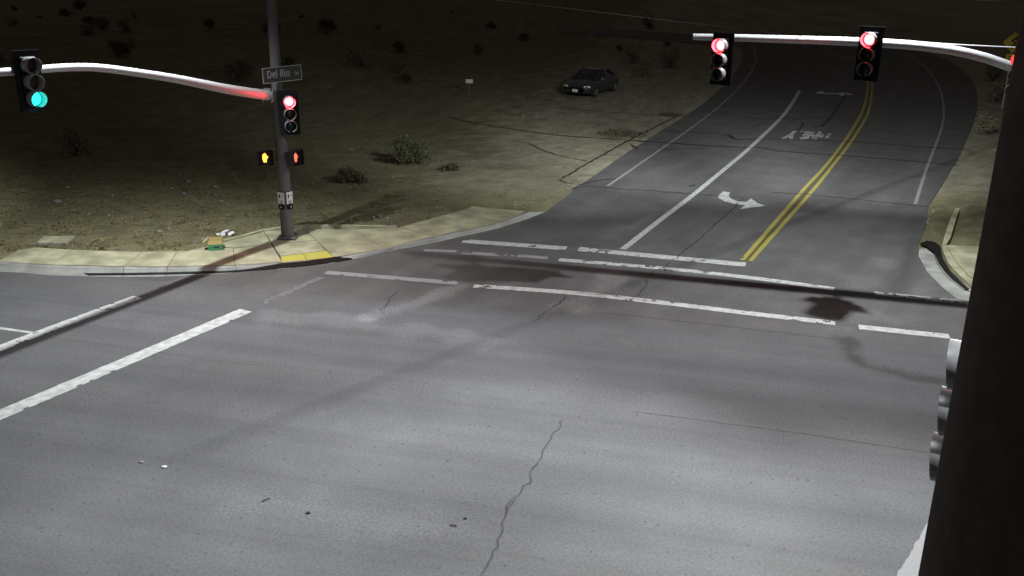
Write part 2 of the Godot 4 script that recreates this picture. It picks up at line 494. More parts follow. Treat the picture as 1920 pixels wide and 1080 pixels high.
func ped_head(centre: Vector3, facing: Vector3, m: Material, label: String, to_pole: Vector3):
	var h := base("pedestrian_signal", centre)
	h.transform.basis = Basis.looking_at(-facing, Vector3.UP)
	tag(h, label, "pedestrian signal", "pedestrian signals on the street-sign pole")
	var st := mb()
	box(st, at(0, 0, -0.05), Vector3(0.44, 0.44, 0.18), 0.02)
	build(st, "housing", M.black, h)
	st = mb()
	for e in [[0, 0.225, 0.46, 0.012], [0, -0.225, 0.46, 0.012]]: box(st, at(e[0], e[1], 0.10), Vector3(e[2], e[3], 0.14), 0.003)
	for e in [-0.225, 0.225]: box(st, at(e, 0, 0.10), Vector3(0.012, 0.44, 0.14), 0.003)
	build(st, "hood", M.plate, h)
	st = mb()                                                      # the raised-hand symbol
	var pts := PackedVector2Array()
	for e in [[-0.045, -0.14], [0.045, -0.14], [0.05, -0.06], [0.105, 0.02], [0.09, 0.05], [0.055, 0.03], [0.055, 0.10], [0.03, 0.11], [0.02, 0.14], [-0.01, 0.145], [-0.025, 0.12], [-0.05, 0.12], [-0.07, 0.08], [-0.075, -0.03]]:
		pts.append(Vector2(e[0], e[1]))
	var idx := Geometry2D.triangulate_polygon(pts)
	for i in idx: st.add_vertex(Vector3(pts[i].x, pts[i].y, 0.046))
	build(st, "hand_symbol", m, h)
	var l := OmniLight3D.new()
	l.name = "symbol_light"
	l.light_color = Color(1.0, 0.55, 0.15); l.light_energy = 0.02; l.light_size = 0.08
	l.omni_range = 20.0; l.omni_attenuation = 2.0; l.shadow_enabled = true
	l.position = Vector3(0, 0, 0.12)
	h.add_child(l)
	st = mb()
	var to := h.transform.affine_inverse() * to_pole
	for y in [-0.17, 0.17]:
		st = mb()
		tube(st, [Vector3(0, y, -0.1), to + Vector3(0, y, 0)], [0.022], 8)
		build(st, "bracket", M.weathered, h)
func push_button(foot: Vector3, facing: Vector3, r: float, label: String):
	var h := base("push_button", foot + facing * r)
	h.transform.basis = Basis.looking_at(-facing, Vector3.UP)
	tag(h, label, "push button", "crossing buttons on the street-sign pole")
	var st := mb()
	box(st, at(0, 0.27, 0.03), Vector3(0.23, 0.37, 0.012), 0.003)
	build(st, "instruction_plate", M.white, h)
	st = mb()
	for k in 4: box(st, at(0.0, 0.19 - 0.03 * k, 0.038), Vector3(0.13 - 0.02 * (k % 2), 0.012, 0.003), 0.0)
	box(st, at(-0.05, 0.33, 0.038), Vector3(0.05, 0.12, 0.003), 0.0)
	box(st, at(0.05, 0.35, 0.038), Vector3(0.06, 0.02, 0.003), 0.0)
	build(st, "print", M.ink, h).set_meta("kind", "stuff")
	st = mb()
	box(st, at(0, 0, 0.03), Vector3(0.19, 0.15, 0.09), 0.02)
	build(st, "button_housing", M.black, h)
	st = mb()
	lathe(st, at(0, 0, 0.075), [Vector2(0.035, 0), Vector2(0.032, 0.012), Vector2(0, 0.016)], 12)
	build(st, "button", M.steel, h)
	st = mb()
	box(st, at(0, 0.25, 0.01), Vector3(0.05, 0.45, 0.03), 0.004)
	build(st, "mounting_strip", M.black, h)
func text(parent: Node, s: String, size: float, xf: Transform3D, m: Material, called: String, squeeze := 1.0):
	var f := SystemFont.new()
	f.font_names = PackedStringArray(["Droid Sans"])
	var t := TextMesh.new()
	t.text = s; t.font = f; t.font_size = 64; t.pixel_size = size / 64.0; t.depth = 0.004
	var o := MeshInstance3D.new()
	o.mesh = t; o.material_override = m; o.name = called
	o.transform = xf * Transform3D(Basis.from_scale(Vector3(squeeze, 1, 1)), Vector3.ZERO)
	parent.add_child(o, true)

# ------------------------------------------------------------------ plants and stones
func leafy(n: int, rad: Vector3, size: float, seed_: int) -> SurfaceTool:     # leaf-sized faces spread through uneven clumps
	var r := RandomNumberGenerator.new()
	r.seed = seed_
	var st := mb()
	var cl := []
	for k in 9: cl.append([Vector3(r.randf_range(-0.75, 0.75) * rad.x, r.randf_range(0.2, 1.0) * rad.y, r.randf_range(-0.75, 0.75) * rad.z), r.randf_range(0.25, 0.6)])
	for i in n:
		var c: Array = cl[r.randi() % cl.size()]
		var p: Vector3 = c[0] + Vector3(r.randfn(0, 0.5) * rad.x, r.randfn(0, 0.42) * rad.y, r.randfn(0, 0.5) * rad.z) * c[1]
		p.y = maxf(p.y, 0.02)
		var d := Vector3(r.randf_range(-1, 1), r.randf_range(-0.2, 1.2), r.randf_range(-1, 1)).normalized()
		var w := d.cross(Vector3(r.randf_range(-1, 1), r.randf_range(-1, 1), r.randf_range(-1, 1))).normalized()
		var s := size * r.randf_range(0.6, 1.5)
		tri(st, p - w * s * 0.3, p + w * s * 0.3, p + d * s)
	return st
func shrub_stems(seed_: int, rad: Vector3) -> SurfaceTool:
	var r := RandomNumberGenerator.new()
	r.seed = seed_
	var st := mb()
	for k in 8:
		var a := r.randf() * TAU
		var e := Vector3(cos(a) * rad.x * r.randf_range(0.2, 0.8), rad.y * r.randf_range(0.5, 1.0), sin(a) * rad.z * r.randf_range(0.2, 0.8))
		tube(st, [Vector3(0, -0.05, 0), e * 0.5 + Vector3(0, 0.08, 0), e], [0.02, 0.014, 0.006], 5)
	return st
func shrub(called: String, p: Vector3, rad: Vector3, n: int, size: float, m: Material, seed_: int, label: String, group := "") -> Node3D:
	var o := base(called, p)
	tag(o, label, "shrub", group)
	build(leafy(n, rad, size, seed_), "foliage", m, o)
	build(shrub_stems(seed_, rad), "stem", M.bark, o)
	return o
func stone_mesh(seed_: int) -> ArrayMesh:
	var r := RandomNumberGenerator.new()
	r.seed = seed_
	var st := mb()
	st.set_smooth_group(-1)
	var rings := []
	for k in 4:
		var lat := lerpf(-0.9, 0.95, k / 3.0)
		var ring := []
		for i in 7:
			var a := TAU * (i + 0.4 * (k % 2)) / 7
			var rr := cos(lat * 1.2) * r.randf_range(0.8, 1.15)
			ring.append(Vector3(cos(a) * rr, sin(lat) * 0.62 * r.randf_range(0.9, 1.1), sin(a) * rr * 0.8))
		rings.append(ring)
	for k in 3:
		for i in 7: quad(st, rings[k][i], rings[k][(i + 1) % 7], rings[k + 1][(i + 1) % 7], rings[k + 1][i])
	for i in range(1, 6): tri(st, rings[3][0], rings[3][i], rings[3][i + 1])
	for i in range(1, 6): tri(st, rings[0][0], rings[0][i + 1], rings[0][i])
	st.generate_normals()
	return st.commit()

# ------------------------------------------------------------------ the lie of the land
var kept_out: PackedVector2Array        # the road and its pavements: the soil stays below them
func edge_distance(p: Vector2) -> float:                     # metres outside the road and pavements (negative inside)
	var best := 1e9
	for i in kept_out.size():
		best = minf(best, p.distance_squared_to(Geometry2D.get_closest_point_to_segment(p, kept_out[i], kept_out[(i + 1) % kept_out.size()])))
	var d := sqrt(best)
	return -d if Geometry2D.is_point_in_polygon(p, kept_out) else d
func soil_level(x: float, z: float, d: float) -> float:
	var by_walk := 1.0 - smoothstep(-2.5, 1.5, x)
	var top := lerpf(0.012, 0.10, by_walk)
	if x > 10.0 and z > -36.0: top = 0.09
	var hs := smoothstep(0.0, 0.28, d + 0.22 * rough.get_noise_2d(x * 9, z * 9) * (1.0 - by_walk))
	var y := lerpf(-0.06, top, hs)
	var far := smoothstep(3.0, 22.0, d)
	y += hs * by_walk * 0.05 * smoothstep(0.5, 3.0, d) * rough.get_noise_2d(x * 5, z * 5)
	var left_bank := smoothstep(46.0, 75.0, -z) * smoothstep(6.0, -14.0, x)
	y += far * (0.10 * rough.get_noise_2d(x * 1.6, z * 1.6) * by_walk + left_bank * (0.9 + 0.5 * rough.get_noise_2d(x * 0.7, z * 0.7)))
	return y

func _ready():
	rng.seed = 7
	wear.seed = 4; wear.frequency = 0.06; wear.fractal_octaves = 3
	rough.seed = 12; rough.frequency = 0.2; rough.fractal_octaves = 3
	# ---- camera
	cam = Camera3D.new()
	cam.name = "camera"
	cam.fov = rad_to_deg(2.0 * atan(540.0 / FOCAL))
	cam.near = 0.05; cam.far = 1500.0
	cam.transform = Transform3D(Basis(Vector3.RIGHT, deg_to_rad(-19.3)) * Basis(Vector3.BACK, deg_to_rad(0.6)), EYE)
	add_child(cam)
	# ---- night sky and a weak moon
	var env := Environment.new()
	env.background_mode = Environment.BG_SKY
	var sm := ProceduralSkyMaterial.new()
	sm.sky_top_color = Color(0.21, 0.195, 0.19); sm.sky_horizon_color = Color(0.25, 0.225, 0.2)
	sm.ground_bottom_color = Color(0.03, 0.03, 0.03); sm.ground_horizon_color = Color(0.1, 0.1, 0.1)
	env.sky = Sky.new()
	env.sky.sky_material = sm
	env.background_energy_multiplier = 1.0
	env.tonemap_mode = Environment.TONE_MAPPER_LINEAR
	env.tonemap_exposure = 1.0
	env.sdfgi_enabled = true; env.ssao_enabled = true; env.ssil_enabled = true
	var we := WorldEnvironment.new()
	we.name = "world_environment"
	we.environment = env
	add_child(we)
	var moon := DirectionalLight3D.new()
	moon.name = "moon"
	moon.light_energy = 0.008; moon.light_angular_distance = 0.5
	moon.light_color = Color(1.0, 0.97, 0.93); moon.shadow_enabled = true
	moon.rotation_degrees = Vector3(-50, 40, 0)
	add_child(moon)
	materials()

	# ---- outlines of the roadway, pixel directions laid on the ground
	var lip := Gs([-330, 488, -5, 509, 40, 511, 96, 516, 228, 519, 310, 518, 390, 514.5, 445, 510, 536, 503, 628, 492, 660, 486, 722, 473, 817, 454, 930, 429, 988, 411, 1022, 397])
	var side_l := smooth(Gs([1022, 397, 1060, 370, 1088, 346, 1120, 325, 1180, 283, 1240, 245, 1300, 207, 1350, 168, 1375, 140, 1391, 118, 1394, 102, 1388, 88]), 1.5)
	var side_r := smooth(Gs([1722, 92, 1780, 115, 1822, 150, 1832, 200, 1806, 275, 1776, 330, 1740, 386]), 1.5)
	var gut_r := Gs([1740, 386, 1737, 420, 1722, 457, 1722, 479, 1739, 509.5, 1767, 538.6, 1794, 559.5, 1815, 572])
	var road_poly: Array = [Vector3(-110, 0, -44)] + lip + side_l.slice(1)
	road_poly += [Vector3(2, 0, -125), Vector3(14, 0, -128)] + side_r + gut_r.slice(1) + [Vector3(15, 0, -22.0), Vector3(110, 0, 1), Vector3(110, 0, 24.5), Vector3(-110, 0, -30.5)]
	var R := flat2(road_poly)
	var back := Gs([-5, 489, 34, 469, 67, 464, 137, 468, 220, 471, 268, 472, 347, 471, 389, 459, 421, 452, 494, 433, 530, 427, 567, 423.5, 743, 425, 751, 426, 860, 396, 887, 387, 983, 396], 0.13)
	kept_out = flat2([Vector3(-110, 0, -45)] + Gs([-330, 470], 0.13) + back + side_l + [Vector3(2, 0, -125), Vector3(14, 0, -128)] + side_r + Gs([1722, 457, 1752, 452, 1768, 448, 1790, 390, 1801, 390, 1784, 446, 1779, 461, 1840, 462, 1930, 462]) + [Vector3(110, 0, -3), Vector3(110, 0, 24.5), Vector3(-110, 0, -30.5)])

	# ---- soil and gravel, out to the horizon
	var xs := []
	var zs := []
	var v := -26.0
	while v < 34.0: xs.append(v); v += 0.3
	var q := 1.0
	while v < 420.0: xs.append(v); v += q; q *= 1.22
	v = -26.3; q = 1.0
	while v > -420.0: xs.push_front(v); v -= q; q *= 1.22
	v = -21.0
	while v > -48.0: zs.append(v); v -= 0.25
	while v > -100.0: zs.append(v); v -= 0.7
	q = 1.0
	while v > -480.0: zs.append(v); v -= q; q *= 1.2
	v = -20.75; q = 1.0
	while v < 200.0: zs.push_front(v); v += q; q *= 1.25
	var st := mb()
	for z in zs:
		for x in xs:
			var d := edge_distance(Vector2(x, z))
			var n := rough.get_noise_2d(x * 3, z * 3)
			var n2 := rough.get_noise_2d(x * 11 + 50, z * 11)
			# straw-coloured verge soil, pale gravel in the lay-by
			var c := Color(0.26, 0.238, 0.122)
			var layby := smoothstep(-5.0, 1.0, x + n * 2.5 + (z + 40.0) * 0.18) * smoothstep(-33.5, -37.0, z + n * 1.5)
			c = c.lerp(Color(0.41, 0.385, 0.262), layby)
			var k := 1.0 + 0.35 * n + 0.4 * n2
			st.set_color(Color(c.r * k, c.g * k, c.b * k))
			st.set_uv(Vector2(x, z))
			st.add_vertex(Vector3(x, soil_level(x, z, d), z))
	var nx := xs.size()
	for j in zs.size() - 1:
		for i in nx - 1:
			var o := j * nx + i
			for e in [o, o + 1, o + nx + 1, o, o + nx + 1, o + nx]: st.add_index(e)
	var ground := build(st, "ground", M.dirt)
	tag(ground, "sandy ground with straw verge and gravel lay-by", "ground", "", "structure")
	print("ground")

	# ---- carriageway
	var road := Node3D.new()
	road.name = "road"
	add_child(road)
	tag(road, "grey asphalt highway junction with a curving side road", "road", "", "structure")
	var near_mat := pavement(-16, -33, 1536, 1152, 48.0, false)
	var far_mat := pavement(-6, -129, 1024, 2048, 21.3333, true)
	print("pavement")
	var rect_n := PackedVector2Array([Vector2(-16, -33), Vector2(16, -33), Vector2(16, -9), Vector2(-16, -9)])
	var rect_f := PackedVector2Array([Vector2(-6, -129), Vector2(42, -129), Vector2(42, -33), Vector2(-6, -33)])
	for p in Geometry2D.intersect_polygons(R, rect_n): road_sheet(p, near_mat, -16, -33, 32, 24, "carriageway", road)
	for p in Geometry2D.intersect_polygons(R, rect_f): road_sheet(p, far_mat, -6, -129, 48, 96, "side_road", road)
	var plain_road := grained(Color(0.1, 0.1, 0.102), 0.82, noise_tex(0.05, 0.75, 1.0, FastNoiseLite.TYPE_SIMPLEX, 5, 512, 31), 0.4)
	for p in Geometry2D.clip_polygons(R, rect_n):
		for p2 in Geometry2D.clip_polygons(p, rect_f): road_sheet(p2, plain_road, 0, 0, 1, 1, "carriageway", road)

	# painted markings
	var lines := [
		["stop_line", [868, 452, 1062, 466], 0.40, "paint", -0.39, "far half of the side road's worn white stop line"], ["stop_line", [1085, 467, 1398, 496.5], 0.42, "paint", -0.39, ""],
		["crosswalk_line", [794, 469.5, 856, 471.5], 0.24, "dull_or_dim_paint", -0.26, ""], ["crosswalk_line", [866, 474, 944, 478.5], 0.28, "dull_or_dim_paint", -0.26, ""], ["crosswalk_line", [947, 477.5, 1027, 484], 0.26, "dull_or_dim_paint", -0.26, ""],
		["crosswalk_line", [1048, 487, 1240, 503, 1400, 520, 1564, 542], 0.30, "paint", -0.39, ""], ["crosswalk_line", [1640, 550, 1803, 566], 0.30, "paint", -0.39, ""],
		["crosswalk_line", [611, 511, 760, 523, 858, 531], 0.30, "dull_or_dim_paint", -0.26, ""], ["crosswalk_line", [888, 536, 1070, 549, 1240, 567.5, 1400, 587, 1566, 606], 0.30, "paint", -0.39, ""],
		["crosswalk_line", [1610, 613, 1780, 631], 0.32, "paint", -0.39, ""],
		["crosswalk_line", [-420, 822, 0, 653, 258, 557], 0.34, "paint", -0.39, "crosswalk line lying under the mast arm's shadow"], ["crosswalk_line", [258, 557, 352, 519], 0.22, "fadedpaint", -0.25, ""],
		["stop_line", [-440, 962, 0, 778, 317, 643.5, 461, 582], 0.42, "paint", -0.52, "long clean white stop line across the highway"],
		["stop_line", [489, 570, 566, 536], 0.24, "fadedpaint", -0.2, ""], ["stop_line", [566, 536, 604, 520], 0.20, "fadedpaint", -0.2, ""],
		["lane_line", [-420, 556, 0, 615.5, 70, 625], 0.11, "paint", -0.6, ""],
		["lane_line", [1168, 467.5, 1240, 411, 1304, 362, 1378, 301, 1396, 286, 1432, 253, 1468, 217, 1489, 188, 1499, 170], 0.21, "paint", -0.6, "solid white line beside the turn lane"],
		["edge_line", [1139, 349, 1240, 279, 1318, 224, 1370, 180, 1401, 146, 1414, 123, 1417.6, 105, 1413, 89], 0.12, "dull_or_dim_paint", -0.55, "white edge line along the gravel lay-by"],
		["edge_line", [1716, 383, 1736, 320, 1754, 273, 1767, 234, 1769.6, 208, 1764.5, 175, 1751, 146, 1731, 123, 1707, 107, 1690, 99], 0.12, "dull_or_dim_paint", -0.55, ""],
		["centre_line", [1392, 488, 1501, 362, 1553, 305, 1592, 252, 1616, 211, 1625, 180, 1627, 157, 1621, 132, 1604, 116, 1575, 106, 1540, 99], 0.145, "yellow", -0.6, ""],
		["centre_line", [1406, 489.5, 1518, 364, 1565, 306, 1601, 258, 1626.4, 214, 1634, 180, 1634.5, 157, 1629, 131, 1611, 114, 1582, 103.5, 1546, 97], 0.145, "yellow", -0.6, ""],
		["centre_line", [1399, 489, 1510, 363, 1559, 305.5, 1596.5, 255, 1621, 212.5, 1629.5, 180, 1630.5, 157], 0.10, "oldyellow", -0.3, "dirty old yellow paint between the two centre stripes"],
		["crosswalk_line", [1712, 1105, 1768, 1001, 1830, 880], 0.55, "dull_or_dim_paint", -0.8, ""],  # darker paint colour stands in for the weaker light on this stripe
	]
	for e in lines:
		st = mb()
		var pts := Gs(e[1])
		var far_off: bool = pts[-1].z < -45.0
		paint(st, pts, e[2], e[4], 0.12 if far_off else 0.06, 3 if far_off else 7)
		if st.get_aabb().size == Vector3.ZERO: continue
		var o := build(st, e[0], M[e[3]], road, false)
		if e[5]: o.set_meta("label", e[5])
	# turn arrows and lettering
	for e in [[390, 200, 437, 205, 425, 225, 440, 245, 480, 262, 540, 265, 568, 243, 605, 272, 662, 290, 498, 311, 530, 287, 470, 280, 400, 262, 360, 240, 364, 222]]:
		var a := []
		for i in range(0, e.size(), 2): a.append(G(1240 + e[i] / 3.375, 300 + e[i + 1] / 3.375))
		st = mb(); sheet(st, a, 0.005)
		build(st, "turn_arrow", M.paint, road, false)
	var a2 := []
	for e in [[1115, 512], [1160, 504], [1190, 518], [1285, 520], [1310, 513], [1390, 530], [1300, 540], [1278, 528], [1185, 527], [1130, 524]]: a2.append(G(1240 + e[0] / 3.856, 40 + e[1] / 3.856))
	st = mb(); sheet(st, a2, 0.005)
	build(st, "turn_arrow", M.paint, road, false)
	var c00 := G(1559, 248); var c10 := G(1482, 245); var c01 := G(1550, 261.5); var c11 := G(1465, 260.5)
	var glyphs := [["letter_o", 0.0, [[[0.1, 0.2], [0.1, 0.8]], [[0.9, 0.2], [0.9, 0.8]]]], ["letter_n", 0.27, [[[0, 0], [0, 1]], [[0, 1], [1, 0]], [[1, 0], [1, 1]]]], ["letter_l", 0.56, [[[0, 1], [0, 0]], [[0, 0.06], [1, 0.06]]]], ["letter_y", 0.79, [[[0, 1], [0.5, 0.45]], [[1, 1], [0.5, 0.45]], [[0.5, 0.5], [0.5, 0]]]]]
	for g in glyphs:
		st = mb()
		for s in g[2]:
			var pp := []
			for e in s:
				var fu: float = g[1] + e[0] * 0.19
				pp.append(c00.lerp(c10, fu).lerp(c01.lerp(c11, fu), e[1]))
			paint(st, pp, 0.20, -0.08 if g[0] == "letter_o" else -0.32, 0.08, 4)
		build(st, g[0], M.paint, road, false)
	# cracks and seams
	for e in [
		[[903, 1090, 915, 1052, 935, 1025, 938, 1000, 945, 970, 968, 935], 0.038], [[968, 935, 990, 905, 1000, 880, 1020, 845, 1045, 805, 1056, 785], 0.028], [[947, 968, 958, 940, 972, 928], 0.03],
		[[1063, 556, 1050, 566, 1037, 577], 0.06], [[1037, 577, 1015, 592, 997, 606], 0.022], [[747, 546, 728, 560, 726, 571, 712, 584], 0.03], [[712, 584, 735, 590, 720, 598], 0.02],
		[[1215, 525, 1212, 538, 1201, 548, 1186, 561], 0.035], [[1215, 518, 1230, 508, 1246, 502, 1258, 490], 0.05], [[1394, 371, 1370, 395, 1329, 433, 1290, 466, 1258, 490], 0.05],
		[[1587, 177, 1574, 196, 1562, 216, 1541, 237, 1524, 238], 0.13], [[1499, 227, 1507, 232, 1497, 245], 0.09], [[1085, 349, 1180, 355, 1280, 362], 0.06],
		[[1240, 361, 1304, 364, 1394, 371], 0.05], [[1447, 361, 1501, 364, 1600, 373, 1720, 386, 1748, 389], 0.085], [[841, 225, 900, 236, 1050, 255, 1200, 265, 1338, 274, 1406, 277], 0.15],
		[[1406, 277, 1422, 276, 1463, 284, 1580, 291.5, 1720, 303, 1847, 315], 0.13], [[1240, 281, 1323, 278]], [[1240, 246, 1354, 251, 1380, 262, 1463, 260, 1595, 265.6, 1720, 275, 1852, 282], 0.11],
		[[1023, 201, 1130, 210, 1233, 218], 0.12], [[1305, 208.6, 1359, 212.5, 1421, 223, 1551, 221.5], 0.11], [[1344, 198, 1447, 202], 0.1], [[1051, 337, 1104, 306, 1175, 266, 1272, 217], 0.10],
		[[1051, 337, 1060, 344, 1085, 347, 1130, 337, 1152, 335], 0.08], [[989, 270, 1025, 285, 1044, 292, 1104, 304], 0.08], [[1185, 452, 1190, 448], 0.03], [[1303, 346, 1290, 351], 0.13],
		[[1068, 549, 1140, 553, 1185, 561, 1240, 567], 0.035], [[1590, 585, 1570, 600], 0.03], [[1084, 349, 1072, 356], 0.1],
		[[443, 590, 452, 589, 459, 591], 0.06], [[1244, 499, 1246, 510], 0.05], [[270, 756, 302, 756], 0.02], [[1180, 270, 1200, 281], 0.1], [[1363, 250, 1380, 262], 0.14]]:
		crack(road, e[0], e[1] if e.size() > 1 else 0.09, "crack", null, 0.024 if e[0][0] < 1090 and e[0][1] < 345 or e[0][0] == 1051 else 0.009)
	for e in [[[95, 632, 250, 653, 387, 675, 500, 687], 0.012], [[1180, 770, 1330, 790, 1500, 812, 1770, 853], 0.02], [[1120, 585, 1240, 598, 1400, 616, 1570, 636], 0.03], [[380, 660, 400, 664], 0.02]]:
		crack(road, e[0], e[1], "seam", M.seam, 0.008, 0.012)

	# ---- pavement at the far corner: slabs, kerb, gutter, tactile tiles
	var walk := Node3D.new()
	walk.name = "sidewalk"
	add_child(walk)
	tag(walk, "curved tan concrete sidewalk with a kerb ramp around the street-sign pole", "sidewalk", "", "structure")
	var H := 0.13
	var slabs := [
		[[-5, 490, H], [34, 469, H], [67, 464, H], [137, 468, H], [96, 496, H], [40, 493, H]], [[137, 468, H], [220, 471, H], [268, 472, H], [233, 499, H], [96, 496, H]],
		[[268, 472, H], [332, 471, H], [315, 499.5, H], [233, 499, H]], [[332, 471, H], [347, 471, H], [389, 462, H], [437, 465.5, H], [441, 497, H], [389, 498, H], [315, 499.5, H]],
		[[389, 461, H], [421, 452, H], [494, 434, H], [509, 457.5, 0.11], [437, 464.5, H]], [[437, 466, H], [509, 458.5, 0.11], [529, 490.5, 0.03], [441, 497, H]],
		[[495, 434, H], [572, 430, H], [592, 450, 0.075], [511, 457.5, 0.08]], [[511, 458.5, 0.08], [593, 451, 0.075], [610.5, 469.2, 0.035], [526, 480.4, 0.035]],
		[[572, 430, H], [665, 430, H], [717, 466, 0.12], [657, 477, 0.06], [626.5, 482, 0.03]], [[665, 430, H], [748, 427, H], [812, 443, H], [717, 466, 0.12]], [[749, 426, H], [860, 396, H], [887, 387, H], [983, 396, 0.05], [926, 419, H], [812, 443, H]]]
	for s in slabs:
		var top := []
		var mid := Vector3.ZERO
		for e in s: top.append(G(e[0], e[1], e[2])); mid += top[-1] / s.size()
		for i in top.size():                                       # joints about 12 mm wide
			var dd: Vector3 = mid - top[i]; dd.y = 0
			top[i] += dd.normalized() * 0.011
		st = mb(); slab(st, top, -0.12)
		build(st, "slab", M.concrete, walk)
	st = mb()
	slab(st, Gs([-5, 489, 34, 470, 67, 465, 137, 469, 268, 473, 347, 472, 421, 453, 494, 435, 567, 431, 743, 428, 860, 397, 887, 388, 975, 396, 926, 418, 812, 442, 717, 465], 0.02) + Gs([626, 480, 529, 488, 441, 495, 315, 498, 233, 498, 96, 495, 40, 492], 0.02), -0.14)
	build(st, "joint_bed", M.joint, walk)
	for e in [[[526.5, 481, 0.034], [567.5, 475.5, 0.034], [575.5, 487, 0.02], [528.5, 491.5, 0.02]], [[568.5, 475.4, 0.034], [611, 469.8, 0.034], [626, 482, 0.02], [576.5, 486.8, 0.02]]]:
		var top := []
		for c in e: top.append(G(c[0], c[1], c[2]))
		st = mb(); slab(st, top, -0.12)
		var tile := build(st, "tactile_tile", M.tactile, walk)
		st = mb()                                                  # its domes
		for i in range(1, 12):
			for j in range(1, 8):
				var c: Vector3 = top[0].lerp(top[1], i / 12.0).lerp(top[3].lerp(top[2], i / 12.0), j / 8.0)
				lathe(st, Transform3D(Basis(Vector3.RIGHT, -PI / 2), c), [Vector2(0.022, -0.003), Vector2(0.014, 0.006), Vector2(0, 0.006)], 6)
		tag(build(st, "dome", M.tactile, tile), "", "", "", "stuff")
	# raised strip along the back
	var bk := Gs([421, 451, 460, 441, 494, 431.5, 530, 426, 567, 422.5, 640, 423, 743, 424.5], 0.19)
	for i in bk.size() - 1:
		var dd: Vector3 = (bk[i + 1] - bk[i]).normalized()
		var nn := Vector3(-dd.z, 0, dd.x) * 0.14
		if nn.z > 0: nn = -nn
		st = mb(); slab(st, [bk[i] + dd * 0.005, bk[i + 1] - dd * 0.005, bk[i + 1] + nn, bk[i] + nn], -0.1)
		build(st, "back_kerb", M.concrete, walk)
	# kerb and gutter, swept along the front edge
	var front := [[-330, 470, H], [-5, 490, H], [40, 493, H], [96, 496.5, H], [233, 499.5, H], [315, 500, H], [389, 498.5, H], [441, 497.5, H], [529, 491, 0.028], [626, 482.5, 0.028], [657, 477.5, 0.06], [717, 466.5, 0.12], [812, 443.5, H], [926, 419.5, H], [975, 401, 0.07], [990, 397, 0.03]]
	var fr := []
	for e in front: fr.append(G(e[0], e[1], e[2]))
	var joints := [0, 1, 4, 5, 7, 8, 9, 11, 12, 15]
	for j in joints.size() - 1:
		st = mb()
		st.set_smooth_group(0)
		var rows := []
		for i in range(joints[j], joints[j + 1] + 1):
			var steps := 5 if i < joints[j + 1] else 1
			for k in steps:
				var f := k / 5.0
				var a: Vector3 = fr[i]
				var b: Vector3 = lip[i]
				if k > 0:
					a = fr[i].cubic_interpolate(fr[i + 1], fr[maxi(i - 1, 0)], fr[mini(i + 2, fr.size() - 1)], f)
					b = lip[i].lerp(lip[i + 1], f)
				var o := Vector3(b.x - a.x, 0, b.z - a.z)
				var ow := o.length()
				o /= ow
				var e := 0.006 if (i == joints[j] and k == 0) else 0.0
				var sh := (fr[mini(i + 1, fr.size() - 1)] - fr[maxi(i - 1, 0)]).normalized() as Vector3
				if i == joints[j + 1]: e = -0.006
				a += sh * e; b += sh * e
				var top: float = a.y
				rows.append([a + Vector3(0, -0.2, 0), a + o * 0.012, a + o * 0.12 + Vector3(0, -0.004, 0), Vector3(a.x, top * 0.8 + 0.004, a.z) + o * 0.15, Vector3(a.x, 0.006, a.z) + o * minf(0.185, ow * 0.6), Vector3(b.x, 0.006, b.z) + o * 0.01, Vector3(b.x, -0.1, b.z) + o * 0.01])
		for i in rows.size() - 1:
			for k in 6: quad(st, rows[i][k], rows[i][k + 1], rows[i + 1][k + 1], rows[i + 1][k])
		build(st, "kerb_segment", M.gutter, walk)
	# dark wet muck lying in the gutter
	st = mb()
	slab(st, Gs([158, 512, 230, 511.5, 320, 510, 400, 507.5, 441, 504, 480, 498.5, 525, 493.5, 575, 489, 620, 482.5, 636, 480, 661, 484.5, 640, 488.5, 620, 491, 590, 495, 560, 498.5, 535, 501, 500, 504, 441, 508.5, 400, 511, 320, 513, 230, 514.5, 165, 515], 0.034), -0.02)
	var muck := build(st, "puddle", M.puddle)
	tag(muck, "long black strip of wet muck in the gutter below the yellow tactile tiles", "puddle", "wet muck in the gutters")
	# the other far corner: gutter apron, kerb and slab
	var walk2 := Node3D.new()
	walk2.name = "sidewalk_001"
	add_child(walk2)
	tag(walk2, "concrete corner with pale curved gutter at the mouth of the side road", "sidewalk", "", "structure")
	st = mb()
	slab(st, Gs([1724, 466, 1722, 479, 1739, 509.5, 1767, 538.6, 1794, 559.5, 1815, 572, 1850, 590, 1900, 575, 1850, 552, 1818, 547, 1806, 544, 1783, 526, 1767, 509.5, 1756, 493, 1751, 477, 1737, 466], 0.012), -0.1)
	build(st, "gutter_apron", M.gutter, walk2)
	st = mb()
	slab(st, Gs([1752, 474, 1758, 493, 1769, 509.5, 1785, 526, 1808, 543, 1850, 551, 1900, 560, 1850, 540, 1803, 530, 1781, 508, 1767, 484, 1762, 462], 0.008), -0.1)
	build(st, "gutter_channel", M.gutter, walk2)
	for e in [[[1766.7, 461, 1768, 470, 1778, 493, 1800, 516.5, 1819, 532.5, 1850, 553, 1862, 545, 1830, 528, 1814, 516.5, 1794, 494, 1780.5, 472, 1774, 458.5], H], [[1769.5, 447, 1780.5, 414, 1791.7, 389.5, 1799.8, 390, 1793, 409.5, 1782.5, 445, 1775, 457, 1766.9, 460], H]]:
		st = mb(); slab(st, Gs(e[0], e[1]), -0.1)
		build(st, "kerb_segment", M.concrete, walk2)
	st = mb()
	slab(st, Gs([1775, 459.5, 1782, 472.5, 1795, 493.5, 1815, 515.5, 1832, 527, 1930, 580, 1930, 463, 1838, 462], H - 0.004), -0.1)
	build(st, "slab", M.concrete, walk2)
	st = mb()
